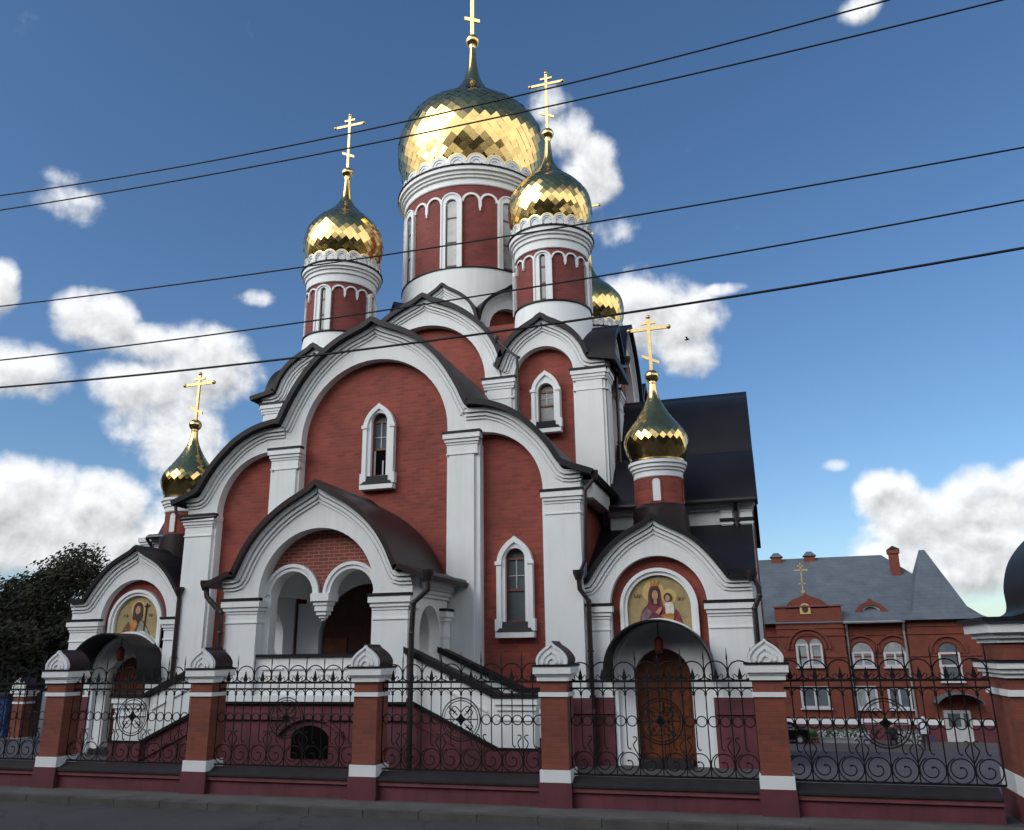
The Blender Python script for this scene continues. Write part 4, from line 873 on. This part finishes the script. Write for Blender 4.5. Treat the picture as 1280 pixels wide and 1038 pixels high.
def make_panel():
    """wrought iron panel, origin at its middle, y=0 its plane"""
    t = thing('iron_fence', '', 'iron fence', (0, 0, 0), 'wrought iron panels of the street fence')
    p = PW/NMOD; x0 = -PW/2; zb, zr, z2 = .44, 1.77, 1.67
    for z, r in ((zb, .014), (zr, .017), (z2, .013)):
        m = MB(); m.box(x0, -x0, -r, r, z-r, z+r); m.build('rail', 'iron', t)
    def put(name, mb): return mb.build(name, 'iron', t)
    def inst(src, x):
        c = src.copy(); COL.objects.link(c); c.parent = t; c.location = (x, 0, 0); return c
    # spiked bars at the module edges
    m = MB(); m.tube([(0, 0, zb), (0, 0, 2.1)], .009, 6); m.tube([(0, 0, 2.08), (0, 0, 2.24)], [.013, .002], 6); m.sphere((0, 0, 1.58), .022, 5); m.sphere((0, 0, 1.86), .02, 5)
    sp = put('spiked_bar', m); sp.location = (x0, 0, 0)
    for k in range(1, NMOD+1): inst(sp, x0+k*p)
    # bars ending in a scroll hook
    m = MB(); m.tube([(0, 0, .86), (0, 0, 1.78)], .0085, 6); m.tube([(0, 0, .86), (.012, 0, .82), (.035, 0, .80), (.05, 0, .82)], .009, 6); m.sphere((0, 0, 1.58), .022, 5)
    m.prism([(-.028, 1.79), (-.034, 1.83), (0, 1.96), (.034, 1.83), (.028, 1.79)], -.012, .012)
    for q in (-1, 1): m.tube([(0, 0, 1.80), (q*.04, 0, 1.83), (q*.075, 0, 1.865), (q*.10, 0, 1.845), (q*.085, 0, 1.815)], .008, 5)
    hb = put('hooked_bar', m); hb.location = (x0+p/2, 0, 0)
    for k in range(1, NMOD): inst(hb, x0+(k+.5)*p)
    # top arches
    m = MB(); a = [(-.08, 1.79), (-.145, 1.81), (-.166, 1.88), (-.15, 1.96), (-.10, 2.02), (-.04, 2.045), (0, 2.05)]
    m.tube([(x, 0, z) for x, z in smooth(mirror([(-x, z) for x, z in reversed(a)]), 3)], .010, 6)
    ta = put('top_arch', m); ta.location = (x0+p/2, 0, 0)
    for k in range(1, NMOD): inst(ta, x0+(k+.5)*p)
    # half-round arches under the rail, two per module
    m = MB()
    for q in (-.25, .25): m.tube([(q*p+c, 0, z) for c, z in arc(0, 1.58, p*.23, 0, pi, 10)], .008, 5)
    ua = put('under_rail_arch', m); ua.location = (x0+p/2, 0, 0)
    for k in range(1, NMOD): inst(ua, x0+(k+.5)*p)
    # rings in the middle row
    m = MB()
    for q in (-.25, .25): m.tube([(q*p+c, 0, z) for c, z in arc(0, 1.20, p*.215, 0, 2*pi*15/16, 15)], .009, 5, True)
    rg = None
    for k in range(NMOD):
        if k in (3, 4): continue
        if rg is None: rg = put('ring_pair', m); rg.location = (x0+(k+.5)*p, 0, 0)
        else: inst(rg, x0+(k+.5)*p)
    # spiral scrolls along the bottom
    m = MB(); sp_ = []
    for i in range(61):
        w_ = i/60; th = .62*pi+w_*3.9*pi; r_ = .163 if w_ < .42 else .163-.128*(w_-.42)/.58
        sp_.append((r_*cos(th), 0, .61+r_*sin(th)))
    m.tube(sp_, .0085, 6); m.sphere(sp_[-1], .016, 5)
    sc = put('scroll', m); sc.location = (x0+p/2, 0, 0)
    for k in range(1, NMOD): inst(sc, x0+(k+.5)*p)
    # lozenges
    m = MB(); loz = [(0, .70), (-.035, .76), (-.085, .86), (-.03, .94), (-.05, .98), (-.085, .97)]
    for q in (-1, 1): m.tube([(q*x, 0, z) for x, z in smooth(loz, 3)], .009, 5)
    lz = None
    for k in (1, 3, 5, 7):
        if lz is None: lz = put('lozenge', m); lz.location = (x0+k*p, 0, 0)
        else: inst(lz, x0+k*p)
    # rosette
    m = MB(); m.tube([(c, 0, z) for c, z in arc(0, 1.2,   .325, 0, 2*pi*39/40, 39)], .0095, 6, True); m.tube([(c, 0, z) for c, z in arc(0, 1.2, .285, 0, 2*pi*39/40, 39)], .007, 6, True)
    md = put('rosette', m)
    m = MB()
    for i in range(4):
        a = i*pi/2; ca, sa = cos(a), sin(a); f = lambda u, v: (u*ca-v*sa, 0, 1.2+u*sa+v*ca)
        m.tube([f(0, 0), f(0, .28)], .009, 5)
        m.prism([(-.05, .02), (0, .10), (.05, .02), (0, -.02)], -.014, .014, fn=lambda u, v, d, f=f: (f(u, v)[0], d, f(u, v)[2]))
        for q in (-1, 1): m.tube([f(q*x, z) for x, z in smooth([(.0, .10), (.05, .16), (.11, .20), (.15, .16), (.12, .11), (.08, .13)], 3)], .008, 5)
        m.tube([f(x, z) for x, z in smooth([(.06, .06), (.12, .12), (.16, .19), (.20, .20)], 2)], .008, 5)
    ORG[md.name] = (0, 0, 0); m.build('rosette_scrollwork', 'iron', md)
    return t
panel0 = make_panel()
ends = [PX[0]-3.165] + PX + [2.98]
plab = ['iron fence panel at the far left edge in front of dark trees', 'iron fence panel in front of the left side door', 'iron fence panel in front of the porch basement window',
        'iron fence panel in front of the sloping stair parapet', 'iron fence panel in front of the right arched wooden door', 'iron fence panel through which the asphalt yard is seen']
wlab = ['low maroon wall under the iron panel at the far left edge', 'low maroon wall under the iron panel before the left side door', 'low maroon wall below the porch and basement window', 'low maroon wall below the iron panel before the stairs',
        'low maroon wall below the iron panel before the right wooden door', 'low maroon wall below the iron panel before the yard']
for i in range(6):
    o = panel0 if i == 0 else copy_tree(panel0)
    o.location = ((ends[i]+ends[i+1])/2, FY+.25, 0); o['label'] = plab[i]
    wall_segment(ends[i]+(.25 if i < 6 else 0), ends[i+1]-.25, wlab[i])

# ------------------------------------------------------------------ gate pillar at the right edge
def gate_pillar():
    x0, x1, y0, y1 = 2.98, 4.5, 12.66, 13.8
    t = thing('gate_pillar', 'tall brick gate pillar with white cornices and black domed roof at the right edge', 'gate pillar', ((x0+x1)/2, (y0+y1)/2, 0))
    def sh(z0, z1, o, name, mat): b = MB(); b.box(x0-o, x1+o, y0-o, y1+o, z0, z1); b.build(name, mat, t)
    sh(0, .34, .04, 'pier_base', 'maroon'); sh(.34, .58, .02, 'white_course', 'white'); sh(.58, 1.82, 0, 'shaft', 'pier_brick')
    b = MB(); b.box(x0-.03, x1+.03, y0-.03, y1+.03, 1.57, 1.65); b.build('white_course', 'white', t)
    b = MB()
    for z0, z1, o in ((1.80, 1.86, .04), (1.86, 1.92, .08), (1.92, 2.0, .12)): b.box(x0-o, x1+o, y0-o, y1+o, z0, z1)
    b.build('cornice', 'white', t); sh(2.0, 2.03, .14, 'cornice_flashing', 'roof'); sh(2.03, 2.26, 0, 'upper_shaft', 'pier_brick')
    b = MB()
    for z0, z1, o in ((2.25, 2.31, .04), (2.31, 2.38, .09), (2.38, 2.52, .16)): b.box(x0-o, x1+o, y0-o, y1+o, z0, z1)
    b.build('cornice', 'white', t); sh(2.52, 2.58, .22, 'cornice_flashing', 'roof')
    r = MB(); cx = (x0+x1)/2+.2; half = smooth([(0, 4.1), (.2, 3.9), (.5, 3.7), (.75, 3.4), (.87, 3.05), (.88, 2.75), (.95, 2.64), (1.15, 2.58)], 4)
    r.prism(shift(mirror(half), cx+.35), y0-.1, y1+.05); r.build('keel_roof', 'roof', t)
gate_pillar()

# ------------------------------------------------------------------ brick building beyond the yard
def far_building():
    Y = 50.; gz = -2.6
    t = thing('brick_building', 'two storey red brick building with grey hipped roof and small gilt cross across the yard', 'building', (4, Y, gz))
    def B(mb, name, mat, par=None): return mb.build(name, mat, par or t, origin=ORG[(par or t).name])
    w = MB(); w.box(-6, 7.3, Y, Y+11, gz, 3.6); B(w, 'wall', 'far_brick')
    w = MB(); w.box(.55, 4.1, Y-.35, Y+.2, gz, 4.5)
    half = smooth([(0, 5.3), (.15, 5.12), (.45, 5.0), (.8, 4.85), (1.05, 4.62), (1.15, 4.5)], 3); w.prism(shift([(-1.15, 4.4)] + mirror(half) + [(1.15, 4.4)], 2.3), Y-.35, Y+.1); ga = B(w, 'gable', 'far_brick')
    k = MB(); k.box(.45, 4.2, Y-.43, Y-.3, 4.48, 4.56); k.box(.5, 4.15, Y-.40, Y-.3, 3.55, 3.62); B(k, 'gable_moulding', 'ledge', ga)
    c = MB(); c.prism(shift(arc(0, 4.05, .28, 0, pi, 14) + [(-.28, 3.75), (.28, 3.75)], 2.2, .35), Y-.39, Y-.34); ic = B(c, 'icon', 'halo')
    c = MB(); c.prism(ell(2.2, 4.38, .17, .22), Y-.40, Y-.38); B(c, 'face', 'robedark', ic)
    c = MB(); d = .04; c.box(2.17, 2.23, Y-.3, Y-.24, 5.3, 6.95); c.box(1.82, 2.58, Y-.3, Y-.24, 6.5, 6.57); c.box(2.03, 2.37, Y-.3, Y-.24, 6.74, 6.8); c.box(2.0, 2.4, Y-.3, Y-.24, 5.75, 5.81); c.box(2.1, 2.3, Y-.36, Y-.2, 5.25, 5.4); B(c, 'cross', 'cross', ga)
    tw = MB(); tw.box(7.3, 11.0, Y-.25, Y+4.2, gz, 3.62); B(tw, 'tower', 'far_brick')
    k = MB()
    for z in (1.75, 2.9, 3.3): k.box(-6.0, 7.3, Y-.06, Y+.02, z, z+.07); k.box(7.25, 11.05, Y-.31, Y-.2, z, z+.07); k.box(.5, 4.15, Y-.41, Y-.33, z, z+.07)
    B(k, 'string_course', 'far_brick')
    # roofs
    r = MB(); e = 3.6
    r.add([(-6.5, Y-.5, e), (11.3, Y-.4, e), (11.3, Y+11.5, e), (-6.5, Y+11.5, e), (-1, Y+5.3, 7.75), (7.25, Y+5.3, 7.75)], [(0, 1, 5, 4), (1, 2, 5), (2, 3, 4, 5), (3, 0, 4), (0, 3, 2, 1)]); rf = B(r, 'roof', 'slate')
    r = MB(); cx, cy = 9.1, Y+2; r.add([(7.0, Y-.65, 3.64), (11.4, Y-.65, 3.64), (11.4, Y+4.6, 3.64), (7.0, Y+4.6, 3.64), (cx-.25, cy, 7.6), (cx+.05, cy, 7.6), (7.7, Y-.1, 4.0), (10.6, Y-.1, 4.0), (10.6, Y+4, 4.0), (7.7, Y+4, 4.0)],
          [(0, 1, 7, 6), (1, 2, 8, 7), (2, 3, 9, 8), (3, 0, 6, 9), (6, 7, 5, 4), (7, 8, 5), (8, 9, 4, 5), (9, 6, 4), (0, 3, 2, 1)]); B(r, 'tower_roof', 'slate')
    for x in (1.05, 3.05):
        m = MB(); m.box(x-.32, x+.32, Y+4.9, Y+5.6, 6.6, 7.85); ch = B(m, 'chimney', 'far_brick', rf); m = MB(); m.add([(x-.4, Y+4.8, 7.85), (x+.4, Y+4.8, 7.85), (x+.4, Y+5.7, 7.85), (x-.4, Y+5.7, 7.85), (x-.15, Y+5.25, 8.15), (x+.15, Y+5.25, 8.15)], [(0, 1, 5, 4), (1, 2, 5), (2, 3, 4, 5), (3, 0, 4), (0, 3, 2, 1)]); B(m, 'chimney_cap', 'slate', rf)
    m = MB(); m.box(7.45, 7.95, Y+3.3, Y+3.8, 5.5, 7.75); m.box(7.38, 8.02, Y+3.23, Y+3.87, 7.6, 7.85); B(m, 'chimney', 'far_brick', rf); m = MB(); m.add([(7.35, Y+3.2, 7.85), (8.05, Y+3.2, 7.85), (8.05, Y+3.9, 7.85), (7.35, Y+3.9, 7.85), (7.7, Y+3.55, 8.1)], [(0, 1, 4), (1, 2, 4), (2, 3, 4), (3, 0, 4), (0, 3, 2, 1)]); B(m, 'chimney_cap', 'caps', rf)
    # dormer
    m = MB(); half = smooth([(0, 4.9), (.15, 4.72), (.5, 4.55), (.8, 4.25), (.95, 3.95)], 3); oo = mirror(half); m.prism(shift(oo + list(reversed(arc(0, 3.95, .58, pi, 0, 14))), 5.7), Y+.3, Y+1.2); dm = B(m, 'dormer', 'far_brick')
    m = MB(); m.prism(shift(arc(0, 3.95, .58, 0, pi, 14), 5.7), Y+.55, Y+.6); B(m, 'dormer_pane', 'glass', dm); m = MB(); m.band(shift(arc(0, 3.95, .58, 0, pi, 14), 5.7), shift(arc(0, 3.95, .48, 0, pi, 14), 5.7), Y+.45, Y+.55, fy()); m.box(5.1, 6.3, Y+.4, Y+.55, 3.9, 4.02); B(m, 'dormer_frame', 'pvc', dm)
    def win(x0, x1, z0, z1, y, arched, bars=1, dark=False, trim=True):
        xc, hw = (x0+x1)/2, (x1-x0)/2; rise = hw if arched else 0
        top = arc(xc, z1-hw, hw, pi, 0, 12) if arched == 1 else [(x0, z1), (x1, z1)]
        p = MB(); p.prism([(x0, z0)] + top + [(x1, z0)], y-.03, y+.04); wn = B(p, 'window', 'glass' if dark else 'curtain')
        f = MB(); f.box(x0-.02, x0+.09, y-.07, y+.02, z0, z1-rise); f.box(x1-.09, x1+.02, y-.07, y+.02, z0, z1-rise); f.box(x0, x1, y-.071, y+.02, z0-.03, z0+.09); zz = z1-rise
        f.box(x0, x1, y-.069, y+.02, zz-.05, zz+.05)
        for k in range(bars): xx = x0+(x1-x0)*(k+1)/(bars+1); f.box(xx-.05, xx+.05, y-.068, y+.02, z0, zz)
        B(f, 'frame', 'pvc', wn)
        s = MB(); s.box(x0-.1, x1+.1, y-.16, y+.02, z0-.1, z0-.035); B(s, 'sill', 'pvc', wn)
        if trim:
            s = MB(); R0 = arc(xc, z1-hw, hw+.42, 0, pi, 16); s.band(R0, arc(xc, z1-hw, hw+.34, 0, pi, 16), y-.12, y+.02, fy()); s.band(arc(xc, z1-hw, hw+.2, 0, pi, 16), arc(xc, z1-hw, hw+.06, 0, pi, 16), y-.06, y+.02, fy()); B(s, 'arch_trim', 'far_brick', wn)
    yg = Y-.35
    win(1.5, 2.12, 1.3, 2.75, yg, 1, 0, False, False); win(2.24, 2.85, 1.3, 2.75, yg, 1, 0, False, False)
    s = MB(); s.band(arc(2.18, 2.2, 1.15, 0, pi, 20), arc(2.18, 2.2, 1.05, 0, pi, 20), yg-.14, yg+.02, fy()); s.band(arc(2.18, 2.2, .95, 0, pi, 20), arc(2.18, 2.2, .82, 0, pi, 20), yg-.08, yg+.02, fy()); B(s, 'arch_trim', 'far_brick')
    win(1.5, 2.95, -.85, .2, yg, 0, 1, True, False)
    win(4.4, 5.45, 1.25, 2.5, Y, 1, 1); win(6.0, 7.1, 1.25, 2.5, Y, 1, 1); win(4.35, 5.4, -.9, .2, Y, 0, 1, False, False); win(5.95, 7.05, -.9, .15, Y, 0, 1, True, False)
    win(-.9, .2, 1.25, 2.5, Y, 1, 1); win(-3.2, -2.1, 1.25, 2.5, Y, 1, 1)
    yt = Y-.25; win(8.65, 9.65, .5, 2.4, yt, 1, 0, True); f = MB(); f.box(8.6, 9.7, yt-.08, yt+.02, 1.2, 1.32); B(f, 'transom', 'pvc'); f = MB(); f.box(8.6, 9.7, yt-.078, yt+.02, .42, .52); B(f, 'transom', 'pvc')
    # plinth, band
    k = MB(); k.box(-6.1, 7.3, Y-.1, Y+.05, gz, -1.68); k.box(.45, 4.2, Y-.45, Y-.3, gz, -1.68); k.box(7.2, 11.1, Y-.35, Y-.2, gz, -1.68); B(k, 'plinth', 'maroon')
    k = MB(); k.box(-6.1, 7.3, Y-.12, Y+.05, -1.68, -1.42); k.box(.43, 4.22, Y-.47, Y-.3, -1.68, -1.42); k.box(7.18, 8.4, Y-.37, Y-.2, -1.68, -1.42); k.box(9.75, 11.12, Y-.37, Y-.2, -1.68, -1.42); B(k, 'plinth_band', 'white')
    # entrance
    d = MB(); d.box(8.45, 9.7, yt-.14, yt, gz+.12, -.95); dr = B(d, 'door', 'pvc'); d = MB(); d.box(8.62, 9.2, yt-.16, yt-.13, -1.75, -1.1); d.box(9.35, 9.6, yt-.16, yt-.13, -1.75, -1.1); B(d, 'door_pane', 'glass', dr)
    st = MB(); st.box(8.2, 10, yt-1.0, yt-.1, gz-.1, gz+.12); B(st, 'door_step', 'kerb')
    c = MB(); A = [(u*1.3, z) for u, z in arc(0, -.95, .95, radians(25), radians(155), 12)]; A = [(u, -.55+(z+.55)*.9) for u, z in A]; c.band(shift(A, 9.15), shift(offset(A, .06), 9.15), yt-1.2, yt, fy()); B(c, 'door_canopy', 'slate')
    for x in (4.25, 7.15):
        m = MB(); m.tube([(x, Y-.45, 3.5), (x, Y-.15, 3.1), (x+.05, Y-.12, gz+.3)], .06, 8); B(m, 'downpipe', 'grey')
    m = MB(); m.tube([(10.95, Y-.35, 1.9), (11.0, Y-.35, gz+.3)], .05, 8); B(m, 'downpipe', 'grey')
    g = MB(); g.tube([(4.1, Y-.55, 3.58), (7.2, Y-.55, 3.58)], .07, 8); B(g, 'gutter', 'grey')
far_building()

# ------------------------------------------------------------------ people and small things in the yard
def person(name, x, y, h, label, top, legs, joints, hairc='hair'):
    z0 = ground_z(x, y); t = thing(name, label, 'person', (x, y, z0))
    J, E, Rr = joints
    me = bpy.data.meshes.new('body'); me.from_pydata([(a*h, b*h, c*h) for a, b, c in J], E, []); o = bpy.data.objects.new('body', me); COL.objects.link(o); o.parent = t
    me.materials.append(M[legs])
    sk = o.modifiers.new('skin', 'SKIN'); o.modifiers.new('sub', 'SUBSURF').levels = 1; o.modifiers['sub'].render_levels = 1
    for i, r in enumerate(Rr): me.skin_vertices[0].data[i].radius = (r*h, r*h)
    me.skin_vertices[0].data[0].use_root = True
    return t
def standing(x, y, h, label):
    J = [(0, 0, .52), (0, 0, .66), (0, 0, .80), (0, 0, .86), (-.055, 0, .50), (-.06, .02, .28), (-.06, -.03, .04), (-.06, .05, .02), (.055, 0, .50), (.06, -.04, .28), (.06, -.08, .04), (.06, 0, .02),
         (-.12, 0, .80), (-.15, 0, .62), (-.14, .06, .47), (.12, 0, .80), (.16, -.02, .62), (.15, .06, .47)]
    E = [(0, 1), (1, 2), (2, 3), (0, 4), (4, 5), (5, 6), (6, 7), (0, 8), (8, 9), (9, 10), (10, 11), (2, 12), (12, 13), (13, 14), (2, 15), (15, 16), (16, 17)]
    R_ = [.085, .085, .08, .035, .06, .045, .03, .022, .06, .045, .03, .022, .04, .032, .022, .04, .032, .022]
    t = person('person', x, y, h, label, 'cloth_white', 'cloth_dark', (J, E, R_)); o = (x, y, ground_z(x, y))
    m = MB(); m.lathe([(.088*h, .50*h), (.098*h, .6*h), (.10*h, .72*h), (.09*h, .80*h), (.04*h, .845*h)], 0, 0, 14); q = m.build('shirt', 'cloth_white', t, origin=(0, 0, 0)); q.location = (0, 0, 0); q.scale = (1.25, .85, 1)
    m = MB(); m.sphere((0, 0, .93*h), .058*h, 8, 1.2); m.box(-.012*h, .012*h, .05*h, .07*h, .915*h, .935*h); q = m.build('head', 'skin_p', t, origin=(0, 0, 0)); q.location = (0, 0, 0)
    m = MB(); m.sphere((0, -.01*h, .945*h), .064*h, 8, 1.1); q = m.build('headscarf', 'cloth_white', t, origin=(0, 0, 0)); q.location = (0, 0, 0)
    m = MB(); m.box(.17*h, .25*h, -.03*h, .09*h, .26*h, .42*h); q = m.build('bag', 'blue', t, origin=(0, 0, 0)); q.location = (0, 0, 0)
standing(6.75, 45.2, 1.5, 'person in white top and dark trousers standing in the yard with a blue bag')
def crouching(x, y, h, label):
    J = [(0, 0, .24), (0, -.08, .38), (0, -.14, .52), (0, -.16, .57), (-.07, -.05, .24), (-.08, -.26, .28), (-.08, -.14, .05), (-.08, -.24, .02), (.07, -.05, .24), (.08, -.26, .28), (.08, -.14, .05), (.08, -.24, .02),
         (-.12, -.14, .50), (-.13, -.26, .36), (-.08, -.36, .30), (.12, -.14, .50), (.13, -.26, .36), (.08, -.36, .30)]
    E = [(0, 1), (1, 2), (2, 3), (0, 4), (4, 5), (5, 6), (6, 7), (0, 8), (8, 9), (9, 10), (10, 11), (2, 12), (12, 13), (13, 14), (2, 15), (15, 16), (16, 17)]
    R_ = [.10, .10, .09, .04, .065, .05, .032, .024, .065, .05, .032, .024, .042, .034, .024, .042, .034, .024]
    t = person('person', x, y, h, label, 'cloth_dark', 'cloth_dark', (J, E, R_))
    m = MB(); m.sphere((0, -.19*h, .63*h), .058*h, 8, 1.2); q = m.build('head', 'skin_p', t, origin=(0, 0, 0)); q.location = (0, 0, 0)
    m = MB(); m.sphere((0, -.175*h, .65*h), .062*h, 8, 1.05); q = m.build('hair', 'hair', t, origin=(0, 0, 0)); q.location = (0, 0, 0)
crouching(5.55, 47.3, 1.55, 'person in dark clothes crouching by the planters along the brick building')
def planter(x0, x1, y, label, mat, fl):
    z = ground_z((x0+x1)/2, y); t = thing('flower_bed', label, 'flower bed', ((x0+x1)/2, y, z), 'flower beds along the brick building')
    b = MB(); b.box(x0, x1, y-.3, y+.3, z-.2, z+.22); b.box(x0-.04, x1+.04, y-.34, y+.34, z+.22, z+.27); b.build('edging', 'grey' if fl else 'winwood', t)
    m = MB(); rnd = random.Random(int(x0*10))
    for i in range(260):
        a, c, d = rnd.uniform(x0, x1), y+rnd.uniform(-.32, .3), z+rnd.uniform(.25, .62); s = .07; u = rnd.uniform(0, 6)
        m.add([(a-s*cos(u), c-s*sin(u), d), (a, c-s*.3, d-s), (a+s*cos(u), c+s*sin(u), d), (a, c+s*.3, d+s)], [(0, 1, 2, 3)])
    m.build('foliage', mat, t, recalc=False)
    if fl:
        m = MB()
        for i in range(120):
            a, c, d = rnd.uniform(x0, x1), y-.33+rnd.uniform(-.03, .2), z+rnd.uniform(.22, .6); s = .05; m.add([(a-s, c, d), (a, c-.01, d-s), (a+s, c, d), (a, c-.01, d+s)], [(0, 1, 2, 3)])
        m.build('blossom', 'flower', t, recalc=False)
planter(2.1, 4.6, 48.6, 'long bed of pale blossom before the building plinth left of the crouching person', 'green', True)
planter(1.3, 2.05, 48.4, 'short bed of green plants with brown edging beside the parked car', 'green', False)
planter(5.95, 7.0, 48.7, 'bed of pale blossom between the two people in the yard', 'green', True)
def car():
    x, y = .35, 48.0; z = ground_z(x, y); t = thing('parked_car', 'dark parked car partly hidden behind the right fence pier', 'car', (x, y, z))
    L_ = [(-1.3, .18), (-1.32, .5), (-1.15, .62), (-.75, .68), (-.45, .98), (.45, 1.0), (.85, .68), (1.25, .6), (1.3, .2)]
    b = MB(); b.prism(shift(smooth(L_, 3), x, z), y-.5, y+.5); b.build('body', 'black', t)
    g = MB(); g.prism(shift([(-.68, .68), (-.42, .92), (.42, .94), (.75, .68)], x, z), y-.51, y+.51); g.build('side_window', 'glass', t)
    for q in (-.8, .8):
        for yy in (y-.5, y+.36):
            w = MB(); w.prism(ell(x+q, z+.21, .22, .22), yy-.02, yy+.15); wh = w.build('wheel', 'cable', t); w = MB(); w.prism(ell(x+q, z+.21, .12, .12), yy-.03, yy+.1); w.build('rim', 'grey', wh)
car()
def cabin():
    x, y = XC-16.2, 22.6; z = ground_z(x, y); t = thing('blue_booth', 'dark blue booth behind the fence at the far left edge', 'booth', (x, y, z))
    b = MB(); b.box(x-.6, x+.55, y, y+.9, z-.2, 1.05); b.build('body', 'blue', t); b = MB(); b.box(x-.68, x+.63, y-.08, y+.98, 1.05, 1.15); b.build('roof', 'caps', t); b = MB(); b.box(x-.3, x+.3, y-.03, y+.02, z-.1, .9); b.build('door', 'blue', t)
cabin()

# ------------------------------------------------------------------ trees
def tree(x, y, h, rad, label, seed, dens=1., squash=.8, name='tree'):
    rnd = random.Random(seed); z = ground_z(x, y); t = thing(name, label, 'tree', (x, y, z), 'dark trees left of the church')
    tr = MB(); tr.tube([(x, y, z-.2), (x+.1, y, z+h*.2), (x-.05, y, z+h*.45), (x+.1, y, z+h*.75)], [.28, .22, .16, .06], 8)
    cl = []
    for i in range(26):
        a = rnd.uniform(0, 2*pi); e = rnd.uniform(-.5, 1.); q = rnd.uniform(.35, 1.)
        c = Vector((x+rad*q*cos(a)*sqrt(max(.05, 1-e*e*.8)), y+rad*q*sin(a)*sqrt(max(.05, 1-e*e*.8)), z+h*.62+e*h*.36*squash*(.6+.4*q)))
        cl.append((c, rnd.uniform(.22, .4)*rad)); s = Vector((x, y, z+h*rnd.uniform(.3, .55))); tr.tube([s, (s+c)/2+Vector((0, 0, .15)), c], [.07, .04, .015], 5)
    tr.build('trunk', 'bark', t)
    lf = MB()
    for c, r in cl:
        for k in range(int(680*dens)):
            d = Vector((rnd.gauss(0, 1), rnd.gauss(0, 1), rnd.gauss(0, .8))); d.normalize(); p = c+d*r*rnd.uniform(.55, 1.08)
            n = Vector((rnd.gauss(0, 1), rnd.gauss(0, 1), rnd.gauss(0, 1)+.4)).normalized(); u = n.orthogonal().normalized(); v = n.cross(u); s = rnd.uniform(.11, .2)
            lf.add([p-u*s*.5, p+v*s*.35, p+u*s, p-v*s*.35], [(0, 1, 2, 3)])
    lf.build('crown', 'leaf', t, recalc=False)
tree(-35.0, 34, 9.3, 3.4, 'dark broad leaved tree whose crown rises beside the left side portal', 11)
tree(-41.0, 36, 9.0, 3.6, 'dark tree with lower crown at the far left edge of the photo', 12)
tree(-30.6, 33, 6.6, 2.4, 'lower dark tree just behind the left side portal', 13)
tree(-37.5, 31, 6.0, 2.8, 'low dense dark tree below the tall crowns at far left', 14)
tree(-32.5, 29, 4.6, 2.3, 'low dark bush-like tree behind the brick pier at far left', 15)

# ------------------------------------------------------------------ overhead wires and bird
def wires():
    lab = ['topmost overhead cable crossing the sky', 'second overhead cable from the top, just below the topmost', 'third overhead cable from the top, alone in the middle of the sky', 'fourth overhead cable from the top, thin line below the middle one', 'lowest and thickest overhead cable across the church front']
    for i, (a, b, c, xa, xb) in enumerate(((7.97, 7.83, 8.03, -8.95, 1.67), (7.75, 7.62, 7.77, -8.9, 2.57), (6.37, 6.21, 6.26, -8.62, 2.48), (5.65, 5.61, 5.77, -8.47, 2.4), (5.30, 5.20, 5.34, -8.4, 2.32))):
        xm = -2.05
        def z(x): return a*(x-xm)*(x-xb)/((xa-xm)*(xa-xb)) + b*(x-xa)*(x-xb)/((xm-xa)*(xm-xb)) + c*(x-xa)*(x-xm)/((xb-xa)*(xb-xm))
        m = MB(); m.tube([(x*.5, 7, z(x*.5)) for x in range(-40, 25)], .009 if i < 4 else .0125, 6)
        tag(m.build('overhead_cable', 'cable'), lab[i], 'cable', 'overhead cables along the street')
wires()
def bird():
    m = MB(); x, y, z = -2.48, 40, 17.54
    m.tube([(x-.14, y, z), (x-.05, y, z+.01), (x+.06, y, z+.02), (x+.13, y, z+.03)], [.01, .045, .045, .012], 6)
    for s in (-1, 1): m.add([(x-.04, y, z+.02), (x+.05, y, z+.03), (x+.02, y+s*.2, z+.1), (x-.06, y+s*.32, z+.05)], [(0, 1, 2, 3)])
    tag(m.build('bird', 'cloth_dark'), 'tiny dark bird flying against the cloud right of the church', 'bird')
bird()
